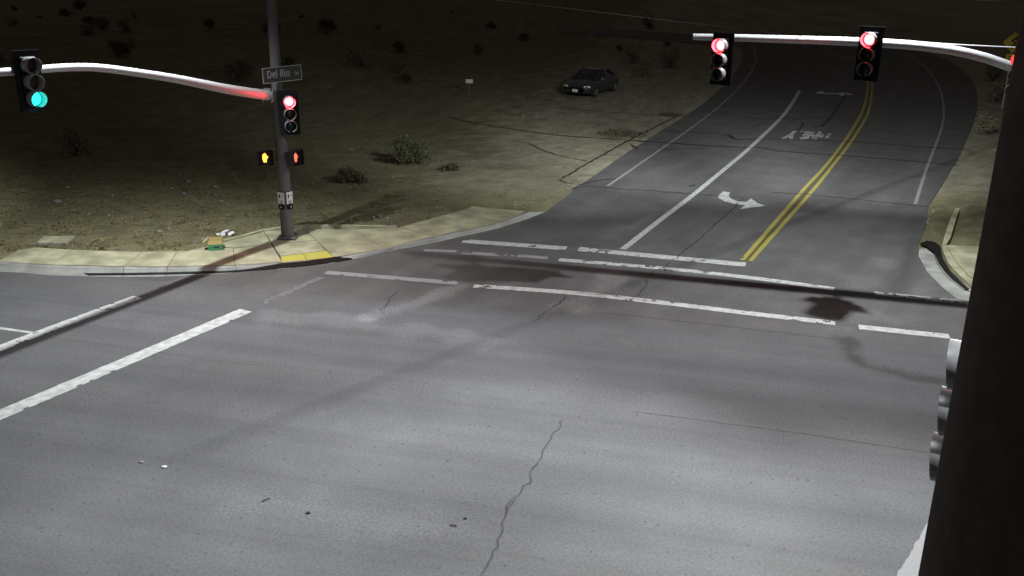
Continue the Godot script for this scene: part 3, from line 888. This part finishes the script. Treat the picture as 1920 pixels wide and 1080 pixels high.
	sheet(st, Gs([1723, 457, 1738, 452, 1752, 454, 1763, 462, 1767, 484, 1781, 508, 1804, 531, 1818, 543, 1812, 546, 1788, 527, 1771, 510, 1759, 493, 1752, 476, 1738, 464]), 0.018)
	tag(build(st, "puddle", M.puddle, null, false), "black curved strip of wet muck along the kerb by the pale gutter apron", "puddle", "wet muck in the gutters")
	var frag := Gs([1754, 385, 1763, 386, 1764, 393, 1751, 409, 1740, 421, 1737, 417, 1746, 400], 0.02)
	st = mb(); slab(st, frag, -0.05)
	tag(build(st, "kerb_fragment", M.gutter), "broken pale concrete kerb piece in the soil at the lay-by's opposite corner", "kerb piece")
	print("walks")

	# ---- the street-sign pole with its mast arm, lamp and equipment
	var d1 := Vector3(-0.43, 0, 0.90).normalized()
	var f1 := G(540, 444, H); f1.y = H
	var arm1 := []
	for e in [[503, 179], [430, 168], [330, 148], [240, 134], [170, 126], [100, 128], [40, 133]]: arm1.append(V(e[0], e[1], f1, d1))
	var tip1: Vector3 = arm1[-1] + (arm1[-1] - arm1[-2]).normalized() * 2.5
	tip1.y = arm1[-1].y + 0.1
	arm1.append(tip1)
	signal_pole(f1, 0.205, 0.115, 9.6, smooth(arm1, 0.4), [0.15, 0.15, 0.145, 0.14, 0.135, 0.13, 0.125, 0.12, 0.115, 0.11, 0.105, 0.10, 0.097, 0.095, 0.092, 0.09, 0.088, 0.086], d1, 5.6, LAMP, "grey signal pole carrying the street-name sign and crossing buttons", null, 0.45)
	var face_us := (EYE - f1); face_us.y = 0; face_us = face_us.normalized()
	var right1 := face_us.cross(Vector3.UP) * -1.0
	var pr := f1 + right1 * 0.30 + face_us * 0.32
	signal_head(Vector3(pr.x, V(545, 209, f1, right1).y, pr.z), face_us.rotated(Vector3.UP, 0.08), 0, "red traffic signal fixed to the side of the street-sign pole", true, Vector3(f1.x, 4.0, f1.z))
	# green head on that arm
	var ag := V(42, 128, f1, d1)
	var fg := Vector3(0.78, 0, 0.62).normalized()
	var cg := V(56, 153, f1 + fg * 0.36, d1)
	signal_head(cg, fg, 2, "traffic signal showing green on the street-sign pole's mast arm", true, ag)
	# detector camera above it
	var dc := base("detector_camera", ag + Vector3(0, 0.10, 0), atan2(fg.x, fg.z))
	tag(dc, "white tubular detector camera on top of the mast arm above the green signal", "camera")
	st = mb()
	tube(st, [Vector3(-0.05, 0.12, -0.10), Vector3(-0.05, 0.12, 0.26)], [0.055], 12)
	build(st, "housing", M.white, dc)
	st = mb()
	tube(st, [Vector3(-0.05, -0.05, 0), Vector3(-0.05, 0.10, 0)], [0.02], 8)
	build(st, "stalk", M.weathered, dc)
	st = mb()
	box(st, at(-0.05, 0.19, 0.08), Vector3(0.12, 0.012, 0.40), 0.003)
	build(st, "sunshield", M.white, dc)
	# pedestrian signals and buttons
	var pl := f1 - right1 * 0.62 + face_us * 0.05
	var pl_y := V(495, 294, f1, right1).y
	ped_head(Vector3(V(496, 294, f1, right1).x, pl_y, V(496, 294, f1, right1).z) + face_us * 0.12, face_us.rotated(Vector3.UP, 0.25), M.hand, "pedestrian signal with a bright amber hand on the street-sign pole", Vector3(f1.x, pl_y, f1.z))
	var prp := V(552, 292, f1, right1)
	ped_head(prp + face_us * 0.25, face_us.rotated(Vector3.UP, 0.85), M.handred, "pedestrian signal with a dim pink hand, turned partly away", Vector3(f1.x, prp.y, f1.z))
	push_button(f1 + Vector3(0, 1.02, 0), face_us.rotated(Vector3.UP, -0.62), 0.185, "crossing button with printed plate facing the highway crosswalk")
	push_button(f1 + Vector3(0, 1.02, 0), face_us.rotated(Vector3.UP, 0.66), 0.185, "crossing button with blank white plate facing the side road crosswalk")
	# street-name sign
	var sg := V(529, 137, f1, right1)
	var ss := base("street_sign", sg + face_us * 0.26)
	ss.transform.basis = Basis.looking_at(-face_us.rotated(Vector3.UP, 0.55), Vector3.UP) * Basis(Vector3.BACK, 0.02)
	tag(ss, "long street-name sign on the tall pole above the red signal", "sign")
	st = mb(); box(st, at(0, 0, 0), Vector3(1.34, 0.46, 0.012), 0.003)
	build(st, "panel", M.signface, ss)
	st = mb()
	for e in [[0, 0.215, 1.32, 0.016], [0, -0.215, 1.32, 0.016], [-0.652, 0, 0.016, 0.43], [0.652, 0, 0.016, 0.43]]: box(st, at(e[0], e[1], 0.008), Vector3(e[2], e[3], 0.006), 0.0)
	build(st, "border", M.dullwhite, ss)
	text(ss, "Del Rio", 0.30, at(-0.13, 0.02, 0.010), M.dullwhite, "lettering", 0.82)
	text(ss, "Dr", 0.15, at(0.49, -0.02, 0.010), M.dullwhite, "lettering", 0.9)
	st = mb()
	for y in [-0.12, 0.12]:
		st = mb()
		box(st, at(0.05, y, -0.12), Vector3(0.05, 0.03, 0.24), 0.004)
		build(st, "bracket", M.steel, ss)

	# ---- the pole at the other far corner, its arm over the side road
	var d2 := Vector3(-0.965, 0, -0.262).normalized()
	var f2 := Vector3(12.55, 0.126, -23.21)
	var arm2 := []
	for e in [[1906, 127], [1850, 109], [1780, 93], [1700, 84], [1640, 80], [1560, 76.5], [1480, 74], [1400, 71.5], [1340, 70], [1300, 69]]: arm2.append(V(e[0], e[1], f2, d2))
	arm2[0] = Vector3(f2.x, arm2[0].y - 0.08, f2.z) + d2 * 0.16
	signal_pole(f2, 0.20, 0.115, 9.6, smooth(arm2, 0.4), [0.125, 0.123, 0.12, 0.118, 0.116, 0.114, 0.112, 0.11, 0.107, 0.104, 0.1, 0.097, 0.094, 0.091, 0.088, 0.085, 0.082, 0.08, 0.078], d2.rotated(Vector3.UP, -0.05), 3.5, LAMP, "grey signal pole whose mast arm spans the side road")
	var n2 := Vector3(d2.z, 0, -d2.x)
	if n2.z < 0: n2 = -n2
	var nf := n2.rotated(Vector3.UP, -0.33)
	var h1 := V(1353, 111, f2 + n2 * 0.38, d2)
	signal_head(h1, nf, 0, "red traffic signal at the free end of the side road's mast arm", true, V(1353, 70, f2, d2), 3.5)
	var h2 := V(1629, 101, f2 + n2 * 0.38, d2)
	signal_head(h2, nf, 0, "red traffic signal mid-way along the side road's mast arm", true, V(1629, 79.5, f2, d2), 3.5)
	for e in [[1912, 140, "red traffic signal high on the pole at the side road's corner"], [1903, 228, "red traffic signal lower on the pole at the side road's corner"]]:
		var c := V(e[0], e[1], f2 + n2 * 0.34, d2)
		signal_head(c, n2.rotated(Vector3.UP, -0.5), 0, e[2], false, Vector3(f2.x, c.y, f2.z), 0.3)
	# thin cable along the arm
	st = mb()
	var cab := []
	for i in 15:
		var f := i / 14.0
		cab.append(V(lerpf(1655, 1922, f), lerpf(73.5, 89.5, f) + 1.6 * sin(f * PI), f2, d2))
	tube(st, cab, [0.014], 6)
	tag(build(st, "messenger_cable", M.white), "thin pale cable strung just above the side road's mast arm", "cable")

	# ---- the near pole, which carries the camera, seen from its unlit side
	var e1 := ray(1805, 560); e1.y = 0; e1 = e1.normalized()
	var dist := 0.80
	var r3 := 0.17
	var az := atan2(e1.x, -e1.z) + asin(r3 / dist)
	var d3 := Vector3(0.50, 0, -0.866).normalized()
	var f3 := Vector3(sin(az) * dist, 0.0, -cos(az) * dist)
	f3.y = soil_level(f3.x, f3.z, edge_distance(Vector2(f3.x, f3.z))) - 0.01
	var arm3 := []
	for t in 14: arm3.append(Vector3(f3.x, 5.2 + 1.0 * sin(minf(1.0, t / 9.0) * PI / 2), f3.z) + d3 * (0.2 + t * 0.85))
	signal_pole(f3, 0.18, 0.165, 9.6, arm3, [0.13, 0.125, 0.12, 0.115, 0.11, 0.105, 0.10, 0.095, 0.09], d3, 4.9, LAMP * 0.42, "dark signal pole standing close to the lens, seen from its unlit side", null, 0.4)
	var fw := Vector3(-0.86, 0, -0.51).normalized()
	var vz := ray(1800, 778)
	signal_head(EYE + vz * 6.45 - fw * 0.20, fw, -1, "traffic signal seen edge-on beside the dark pole, only its visors showing", true, Vector3.ZERO)
	var cl := base("camera_bracket", f3 + Vector3(0, EYE.y - f3.y - 0.12, 0))
	tag(cl, "steel bracket on the dark signal pole that holds the camera", "bracket")
	st = mb()
	var tob := Vector3(0, -0.10, 0.12) - Vector3(f3.x, 0, f3.z)
	tube(st, [Vector3.ZERO, Vector3(tob.x, 0.0, tob.z)], [0.025], 8)
	build(st, "arm", M.weathered, cl)
	print("poles")

	# ---- parked saloon car in the lay-by
	build_car()
	# ---- winding-road warning sign
	var wd := ray(1901, 80)
	var wp := EYE + wd * 57.0
	var ws := base("warning_sign", Vector3(wp.x, 0.0, wp.z))
	ws.position.y = soil_level(wp.x, wp.z, edge_distance(Vector2(wp.x, wp.z))) - 0.1
	var to_us := EYE - wp; to_us.y = 0
	ws.transform.basis = Basis.looking_at(-to_us.normalized().rotated(Vector3.UP, -0.25), Vector3.UP)
	tag(ws, "yellow diamond winding-road sign with a 15 plate beneath on a post", "road sign")
	var wy := wp.y - ws.position.y
	st = mb(); box(st, at(0, wy * 0.5, -0.03), Vector3(0.05, wy + 1.2, 0.05), 0.005)
	build(st, "post", M.galv, ws)
	st = mb(); box(st, Transform3D(Basis(Vector3.BACK, PI / 4), Vector3(0, wy, 0)), Vector3(0.89, 0.89, 0.01), 0.003)
	var dia := build(st, "diamond_panel", M.signyellow, ws)
	st = mb()
	var cur := smooth([Vector3(-0.06, wy - 0.36, 0.012), Vector3(-0.06, wy - 0.2, 0.012), Vector3(0.12, wy - 0.04, 0.012), Vector3(-0.10, wy + 0.12, 0.012), Vector3(0.05, wy + 0.24, 0.012)], 0.03)
	for i in cur.size() - 1:
		var t: Vector3 = (cur[i + 1] - cur[i]).normalized()
		var w := Vector3(-t.y, t.x, 0) * 0.05
		quad(st, cur[i] - w, cur[i] + w, cur[i + 1] + w, cur[i + 1] - w)
	tri(st, cur[-1] + Vector3(-0.13, -0.03, 0), cur[-1] + Vector3(0.10, 0.17, 0), cur[-1] + Vector3(0.13, -0.10, 0))
	build(st, "winding_arrow", M.ink, dia)
	var pw := EYE + ray(1899, 111) * 57.0
	st = mb(); box(st, at(0, pw.y - ws.position.y, 0.0), Vector3(0.60, 0.54, 0.01), 0.003)
	var spd := build(st, "speed_plate", M.signyellow, ws)
	text(spd, "15", 0.40, at(0, pw.y - ws.position.y + 0.0, 0.008), M.ink, "numerals")
	# ---- small white plate on a post at the back of the lay-by
	var mp := G(880, 183)
	mp.y = soil_level(mp.x, mp.z, edge_distance(Vector2(mp.x, mp.z)))
	var ms := base("marker_sign", mp)
	tag(ms, "small white plate on a short post at the scrub's edge", "sign")
	st = mb(); box(st, at(0, 0.4, 0), Vector3(0.05, 0.9, 0.05), 0.005)
	build(st, "post", M.weathered, ms)
	st = mb(); box(st, at(0, 0.80, 0.03), Vector3(0.46, 0.24, 0.015), 0.004)
	build(st, "plate", M.white, ms)

	# ---- overhead wires
	for e in [[1790, -2, 1960, 6, 30.0, "pale overhead wire high behind the winding-road sign"], [880, -6, 1420, 58, 46.0, "faint overhead wire crossing above the parked car"]]:
		var a := EYE + ray(e[0], e[1]) * float(e[4])
		var b := EYE + ray(e[2], e[3]) * float(e[4] * 1.25)
		var dd := (b - a)
		var pts := []
		for i in 25:
			var f := lerpf(-1.2, 2.2, i / 24.0)
			pts.append(a + dd * f)
		st = mb(); tube(st, pts, [0.012], 6)
		tag(build(st, "overhead_wire", M.wire), e[5], "wire")

	# ---- litter and small things
	small_things()
	plants()
	print("done")

func on_soil(px: float, py: float, sink := 0.0) -> Vector3:
	var p := G(px, py, 0.1)
	p.y = soil_level(p.x, p.z, edge_distance(Vector2(p.x, p.z))) - sink
	return p
func build_car():
	var fl := G(1109, 181.5)          # front wheel on the side that shows
	var rl := G(1148, 172.5)
	var head := fl - rl; head.y = 0
	var fwd := head.normalized()
	var left := fwd.cross(Vector3.UP) * -1.0        # the side that shows
	if left.dot(Vector3(1, 0, 0)) < 0: left = -left
	var mid := (fl + rl) / 2 - left * 0.80
	var car := base("parked_car", Vector3(mid.x, 0.012, mid.z))
	car.transform.basis = Basis.looking_at(-fwd.rotated(Vector3.UP, 0.07), Vector3.UP).scaled(Vector3.ONE * 1.13)     # local +z is forward
	tag(car, "dark grey saloon car parked alone on the gravel lay-by", "car")
	var st := mb()
	st.set_smooth_group(0)
	# body: rings along the length; z, half width, underside, shoulder, top
	var S := [[-2.30, 0.62, 0.45, 0.72, 0.86], [-2.24, 0.80, 0.30, 0.78, 0.98], [-1.95, 0.88, 0.24, 0.82, 1.04], [-1.3, 0.905, 0.2, 0.84, 1.02], [-0.4, 0.91, 0.2, 0.82, 0.96], [0.5, 0.91, 0.2, 0.80, 0.94], [1.0, 0.905, 0.2, 0.78, 0.96], [1.6, 0.90, 0.2, 0.74, 0.86], [2.05, 0.86, 0.22, 0.66, 0.76], [2.28, 0.74, 0.26, 0.58, 0.66], [2.36, 0.56, 0.34, 0.52, 0.58]]
	var rings := []
	for e in S:
		var w: float = e[1]
		var ring := []
		for p in [[-0.86, e[2]], [-0.97, e[2] + 0.10], [-1.0, lerpf(e[2], e[3], 0.55)], [-0.985, e[3]], [-0.90, lerpf(e[3], e[4], 0.6)], [-0.7, e[4] - 0.015], [0.0, e[4] + 0.02], [0.7, e[4] - 0.015], [0.90, lerpf(e[3], e[4], 0.6)], [0.985, e[3]], [1.0, lerpf(e[2], e[3], 0.55)], [0.97, e[2] + 0.10], [0.86, e[2]]]:
			ring.append(Vector3(w * p[0], p[1], e[0]))
		rings.append(ring)
	for i in rings.size() - 1:
		for k in rings[0].size(): quad(st, rings[i][k], rings[i][(k + 1) % 13], rings[i + 1][(k + 1) % 13], rings[i + 1][k])
	for k in range(1, 12):
		tri(st, rings[0][0], rings[0][k], rings[0][k + 1]); tri(st, rings[-1][0], rings[-1][k + 1], rings[-1][k])
	build(st, "body", M.carpaint, car)
	# cabin glass, then roof and pillars over it
	st = mb(); st.set_smooth_group(0)
	var C := [[-1.75, 0.72, 1.00, 0.72], [-0.95, 0.80, 1.38, 0.60], [-0.35, 0.82, 1.45, 0.62], [0.25, 0.82, 1.42, 0.61], [1.15, 0.78, 0.94, 0.74]]
	var cr := []
	for e in C: cr.append([Vector3(-e[1], 0.88, e[0]), Vector3(-e[3], e[2] - 0.03, e[0]), Vector3(-e[3] * 0.8, e[2], e[0]), Vector3(e[3] * 0.8, e[2], e[0]), Vector3(e[3], e[2] - 0.03, e[0]), Vector3(e[1], 0.88, e[0])])
	for i in 4:
		for k in 5: quad(st, cr[i][k], cr[i][k + 1], cr[i + 1][k + 1], cr[i + 1][k])
	build(st, "windows", M.carglass, car)
	st = mb(); st.set_smooth_group(0)
	for i in range(1, 3):
		for k in range(1, 4):
			var up := Vector3(0, 0.014, 0)
			quad(st, cr[i][k] + up, cr[i][k + 1] + up, cr[i + 1][k + 1] + up, cr[i + 1][k] + up)
	build(st, "roof", M.carpaint, car)
	for s in [-1, 1]:
		for e in [[Vector3(s * 0.76, 0.92, 1.15), Vector3(s * 0.615, 1.40, 0.25), 0.035], [Vector3(s * 0.80, 0.90, -0.30), Vector3(s * 0.63, 1.43, -0.38), 0.035], [Vector3(s * 0.72, 0.98, -1.75), Vector3(s * 0.61, 1.36, -0.95), 0.05]]:
			st = mb()
			tube(st, [e[0], e[1]], [e[2]], 6)
			build(st, "pillar", M.carpaint, car)
		st = mb(); box(st, Transform3D(Basis(Vector3.UP, s * 0.15), Vector3(s * 0.98, 0.98, 0.72)), Vector3(0.20, 0.13, 0.10), 0.03)
		build(st, "mirror", M.chrome if s > 0 else M.carpaint, car)
		st = mb(); box(st, Transform3D(Basis(Vector3.UP, s * 0.55), Vector3(s * 0.66, 0.62, 2.17)), Vector3(0.40, 0.12, 0.14), 0.03)
		build(st, "headlight", M.headlamp, car)
		st = mb(); box(st, Transform3D(Basis(Vector3.UP, s * 0.4), Vector3(s * 0.60, 0.36, 2.24)), Vector3(0.26, 0.08, 0.10), 0.02)
		build(st, "fog_lamp", M.chrome, car)
		st = mb(); box(st, Transform3D(Basis(Vector3.UP, -s * 0.5), Vector3(s * 0.68, 0.82, -2.17)), Vector3(0.36, 0.14, 0.12), 0.02)
		build(st, "tail_light", M.tail, car)
		for z in [1.40, -1.40]:
			st = mb()
			var xf := Transform3D(Basis(Vector3.UP, s * PI / 2), Vector3(s * 0.80, 0.325, z))
			lathe(st, xf, [Vector2(0.20, -0.11), Vector2(0.315, -0.11), Vector2(0.33, -0.08), Vector2(0.33, 0.08), Vector2(0.315, 0.11), Vector2(0.21, 0.115)], 20)
			var wh := build(st, "wheel", M.rubber, car)
			st = mb()
			lathe(st, xf, [Vector2(0.21, 0.115), Vector2(0.19, 0.09), Vector2(0.05, 0.10), Vector2(0, 0.105)], 20)
			build(st, "rim", M.steel, wh)
	st = mb(); box(st, at(0, 0.50, 2.32), Vector3(0.86, 0.14, 0.10), 0.03)
	build(st, "grille", M.black, car)
	st = mb(); box(st, at(0, 0.30, 2.30), Vector3(1.0, 0.10, 0.10), 0.03)
	build(st, "lower_intake", M.black, car)
	st = mb(); box(st, at(0.02, 0.42, 2.40), Vector3(0.34, 0.16, 0.012), 0.003)
	build(st, "number_plate", M.white, car)

func small_things():
	var st: SurfaceTool
	# cut-open drinks carton on the sidewalk
	var bp := G(405, 467, 0.13)
	var bo := base("cardboard_carton", bp, 0.25)
	tag(bo, "small open carton, green below and tan above, left on the sidewalk", "carton")
	st = mb()
	for e in [[0, 0.09, 0.15, 0.40, 0.18, 0.008], [0, 0.09, -0.15, 0.40, 0.18, 0.008], [-0.2, 0.09, 0, 0.008, 0.18, 0.30], [0.2, 0.09, 0, 0.008, 0.18, 0.30], [0, 0.004, 0, 0.40, 0.008, 0.30]]: box(st, at(e[0], e[1], e[2]), Vector3(e[3], e[4], e[5]), 0.001)
	build(st, "lower_walls", M.cardgreen, bo)
	st = mb()
	for e in [[0, 0.24, 0.152, 0.40, 0.12, 0.008], [0, 0.26, -0.152, 0.40, 0.16, 0.008], [-0.2, 0.25, 0, 0.008, 0.14, 0.30], [0.2, 0.25, 0, 0.008, 0.14, 0.30]]: box(st, at(e[0], e[1], e[2]), Vector3(e[3], e[4], e[5]), 0.001)
	build(st, "upper_walls", M.cardtan, bo)
	st = mb()
	box(st, Transform3D(Basis(Vector3.BACK, 0.7), Vector3(-0.28, 0.30, 0)), Vector3(0.2, 0.006, 0.28), 0.001)
	box(st, Transform3D(Basis(Vector3.RIGHT, -0.5), Vector3(0, 0.33, -0.23)), Vector3(0.36, 0.006, 0.18), 0.001)
	build(st, "flap", M.cardtan, bo)
	st = mb(); box(st, at(0.03, 0.10, 0.156), Vector3(0.16, 0.04, 0.003), 0.0)
	build(st, "print", M.ink, bo)
	# crumpled paper behind it
	st = mb()
	var r := RandomNumberGenerator.new(); r.seed = 3
	var c := on_soil(420, 442)
	for k in 14:
		var p := Vector3(r.randf_range(-0.22, 0.22), r.randf_range(0.02, 0.1), r.randf_range(-0.12, 0.12))
		quad(st, p, p + Vector3(r.randf_range(0.05, 0.16), r.randf_range(-0.04, 0.05), 0.02), p + Vector3(0.12, 0.06, -0.09), p + Vector3(-0.03, 0.03, -0.10))
	var pa := build(st, "crumpled_paper", M.white)
	pa.position = c
	tag(pa, "crumpled pale wrapper lying behind the green and tan carton", "litter")
	# concrete lid of a utility box
	var lid := on_soil(105, 451)
	var lo := base("utility_lid", Vector3(lid.x, lid.y + 0.02, lid.z), 0.14)
	tag(lo, "pale rectangular concrete utility lid set in the straw verge", "lid")
	st = mb(); box(st, at(0, -0.01, 0), Vector3(0.86, 0.10, 0.62), 0.012)
	build(st, "lid", M.concrete, lo)
	st = mb(); box(st, at(0, -0.03, 0), Vector3(0.96, 0.10, 0.72), 0.012)
	build(st, "collar", M.gutter, lo)
	# bits on the carriageway
	for e in [[308, 876, "white", 0.05, "tiny bright white scrap lying on the highway asphalt", "paper_scrap"], [266, 867, "gutter", 0.045, "dull pale pebble near the white scrap on the asphalt", "pebble"], [578, 962, "tar", 0.045, "small round dark lump on the asphalt", "tar_lump"], [872, 972, "tar", 0.035, "small dark lump beside the long crack", "tar_lump"], [839, 864, "tar", 0.02, "tiny dark speck of tar on the grey highway asphalt", "tar_lump"]]:
		var p := G(e[0], e[1])
		var o := MeshInstance3D.new()
		o.mesh = stone_mesh(int(e[0])); o.material_override = M[e[2]]
		o.name = numbered(e[5]); add_child(o)
		o.scale = Vector3(e[3], e[3] * 0.6, e[3]); o.position = p + Vector3(0, e[3] * 0.3, 0)
		tag(o, e[4], "litter")
	for e in [[490, 941, 506, 935, "dark twig lying on the asphalt near the pale dusty patch"], [843, 985, 856, 987, "short dark twig lying beside the long asphalt crack"]]:
		st = mb()
		tube(st, [G(e[0], e[1]) + Vector3(0, 0.01, 0), (G(e[0], e[1]) + G(e[2], e[3])) / 2 + Vector3(0.01, 0.02, 0), G(e[2], e[3]) + Vector3(0, 0.01, 0)], [0.009], 5)
		tag(build(st, "twig", M.bark), e[4], "twig")
	# pale stones in the verge
	var k := 0
	for e in [[108, 381, 0.16], [353, 340, 0.13], [345, 364, 0.11], [127, 352, 0.11], [393, 362, 0.09], [416, 379, 0.08], [212, 368, 0.09], [184, 377, 0.09], [339, 327, 0.07], [204, 405, 0.08], [322, 354, 0.1], [404, 352, 0.13], [300, 436, 0.12], [318, 430, 0.10], [285, 432, 0.08], [382, 450, 0.10], [712, 407, 0.14], [726, 411, 0.10], [700, 409, 0.09], [980, 215, 0.09]]:
		var p := on_soil(e[0], e[1])
		var o := MeshInstance3D.new()
		o.mesh = stone_mesh(40 + k); o.material_override = M.stone
		o.name = numbered("stone"); add_child(o)
		o.scale = Vector3.ONE * e[2]; o.rotation.y = k * 1.3
		o.position = p + Vector3(0, e[2] * 0.25, 0)
		tag(o, "pale loose stone lying on the dry verge soil", "stone", "pale stones on the verge")
		k += 1

func plants():
	var st: SurfaceTool
	# loose gravel over the verge and lay-by
	var mm := MultiMesh.new()
	mm.transform_format = MultiMesh.TRANSFORM_3D
	mm.use_colors = true
	mm.mesh = stone_mesh(5)
	var spots := []
	var tries := 0
	while spots.size() < 15000 and tries < 60000:
		tries += 1
		var px := rng.randf_range(0, 1240)
		var p := G(px, rng.randf_range(185, 470) if px < 900 else rng.randf_range(185, 390), 0.05)
		var d := edge_distance(Vector2(p.x, p.z))
		if d < 0.12: continue
		if rough.get_noise_2d(p.x * 6, p.z * 6) < -0.25 and rng.randf() < 0.8: continue
		spots.append(Vector3(p.x, soil_level(p.x, p.z, d), p.z))
	mm.instance_count = spots.size()
	for i in spots.size():
		var s := 0.012 + 0.028 * pow(rng.randf(), 3.0)
		mm.set_instance_transform(i, Transform3D(Basis(Vector3.UP, rng.randf() * TAU).scaled(Vector3(s, s * 0.8, s)), spots[i] + Vector3(0, s * 0.2, 0)))
		var g := rng.randf_range(0.6, 1.15)
		mm.set_instance_color(i, Color(g, g * 0.97, g * 0.92))
	var o := MultiMeshInstance3D.new()
	o.multimesh = mm; o.material_override = M.gravel; o.name = "gravel"
	add_child(o)
	tag(o, "loose gravel strewn over the verge and lay-by", "gravel", "", "stuff")
	# dry grass tufts
	st = mb()
	for i in 16:
		var a := rng.randf() * TAU
		var l := rng.randf_range(0.5, 1.0)
		var e := Vector3(cos(a) * l * 0.55, l * rng.randf_range(0.5, 1.0), sin(a) * l * 0.55)
		var w := Vector3(-sin(a), 0, cos(a)) * 0.035
		var b := Vector3(cos(a), 0, sin(a)) * 0.08
		tri(st, b - w, b + w, b + e)
	st.generate_normals()
	var gm := MultiMesh.new()
	gm.transform_format = MultiMesh.TRANSFORM_3D
	gm.use_colors = true
	gm.mesh = st.commit()
	spots = []; tries = 0
	while spots.size() < 5200 and tries < 40000:
		tries += 1
		var p := G(rng.randf_range(-60, 960), rng.randf_range(215, 472), 0.1)
		var d := edge_distance(Vector2(p.x, p.z))
		if d < 0.05: continue
		var n := rough.get_noise_2d(p.x * 4 + 70, p.z * 4)
		var lay := smoothstep(-7.0, -1.0, p.x + (p.z + 36) * 0.2)
		if n < -0.05 + lay * 0.5 + smoothstep(32.0, 46.0, -p.z) * 0.35: continue
		spots.append(Vector3(p.x, soil_level(p.x, p.z, d), p.z))
	gm.instance_count = spots.size()
	for i in spots.size():
		var s := rng.randf_range(0.05, 0.13) * (1.4 if rng.randf() < 0.12 else 1.0)
		gm.set_instance_transform(i, Transform3D(Basis(Vector3.UP, rng.randf() * TAU).scaled(Vector3(s * 1.3, s, s * 1.3)), spots[i]))
		var g := rng.randf_range(0.5, 1.3)
		gm.set_instance_color(i, Color(g, g * rng.randf_range(0.9, 1.05), g * rng.randf_range(0.75, 1.0)))
	o = MultiMeshInstance3D.new()
	o.multimesh = gm; o.material_override = M.straw; o.name = "dry_grass"
	add_child(o)
	tag(o, "short dry straw grass over the verge", "grass", "", "stuff")
	# single shrubs of the verge
	shrub("desert_shrub", on_soil(765, 306), Vector3(0.85, 0.75, 0.7), 2600, 0.10, M.leaf, 31, "larger olive green shrub at the edge of the gravel lay-by")
	shrub("desert_shrub", on_soil(660, 342), Vector3(0.7, 0.45, 0.5), 1600, 0.08, M.brush, 32, "low dark brown shrub between the verge and the gravel lay-by")
	shrub("desert_shrub", on_soil(840, 318), Vector3(0.6, 0.22, 0.4), 700, 0.07, M.brush, 33, "flat dark weed patch on the gravel beside the olive shrub")
	shrub("desert_shrub", on_soil(145, 290), Vector3(0.55, 1.1, 0.5), 1800, 0.10, M.sage, 34, "pale upright shrub standing in the dark behind the utility lid")
	# heaped brush on the lay-by
	for e in [[1166, 250, 1.0, "heap of dry dark brush lying on the lay-by near the edge line", 51], [1258, 214, 0.45, "small dark clump of brush on the lay-by beyond the heap", 52]]:
		var h := base("brush_heap", on_soil(e[0], e[1]))
		tag(h, e[3], "brush heap")
		st = mb()
		var r := RandomNumberGenerator.new(); r.seed = e[4]
		for k in 260:
			var a := r.randf() * TAU
			var q := sqrt(r.randf()) * 1.25 * float(e[2])
			var hh := maxf(0.0, 0.34 * float(e[2]) - q * 0.2)
			var p := Vector3(cos(a) * q, r.randf() * hh + 0.01, sin(a) * q * 0.9)
			var dd := Vector3(r.randf_range(-1, 1), r.randf_range(-0.15, 0.35), r.randf_range(-1, 1)).normalized() * r.randf_range(0.12, 0.4)
			tube(st, [p, p + dd * 0.5 + Vector3(0, 0.02, 0), p + dd], [0.014, 0.01, 0.004], 4, false)
		build(st, "twigs", M.brush, h).set_meta("kind", "stuff")
		build(leafy(500, Vector3(0.9, 0.16, 0.8) * float(e[2]), 0.07, e[4]), "leaves", M.brush, h)
	# scrub on the unlit slope: a few shapes, many individuals
	var protos := []
	for k in 4:
		var p := shrub("scrub_bush", Vector3.ZERO, Vector3(1.0, 0.9 + 0.25 * k, 1.0), 1300, 0.14, [M.leaf, M.sage, M.brush, M.sage][k], 60 + k, ["low dark leafy bush growing on the unlit ground behind the lay-by", "rounded grey-green bush on the unlit ground behind the lay-by", "brown dried-out bush on the unlit ground behind the lay-by", "tall grey-green bush on the unlit ground behind the lay-by"][k], "scrub bushes behind the lay-by")
		protos.append(p)
	var placed := 0
	var r2 := RandomNumberGenerator.new(); r2.seed = 77
	var used := [false, false, false, false]
	while placed < 40:
		var p := G(r2.randf_range(-80, 1320), r2.randf_range(28, 235), 0.0)
		var d := edge_distance(Vector2(p.x, p.z))
		if d < 3.0 or p.z > -62.0: continue
		# keep the lay-by itself clear
		if p.x > -8.0 + (p.z + 42.0) * -0.15 and p.z > -72.0 and d < 22.0: continue
		p.y = soil_level(p.x, p.z, d) - 0.03
		var k := r2.randi() % 4
		var s := r2.randf_range(0.35, 1.0)
		if used[k]: copy(protos[k], p, r2.randf() * TAU, s)
		else:
			used[k] = true
			protos[k].position = p; protos[k].rotation.y = r2.randf() * TAU; protos[k].scale = Vector3.ONE * s
		placed += 1
	for e in [[1850, 250, 0.7], [1868, 190, 0.9], [1880, 300, 0.5], [1862, 150, 1.0]]:
		var p := on_soil(e[0], e[1], 0.03)
		var c := copy(protos[1], p, e[0], e[2])
		c.set_meta("label", "scrub bush on the bank beside the side road's outer edge line")
		c.set_meta("group", "bushes on the side road's outer bank")
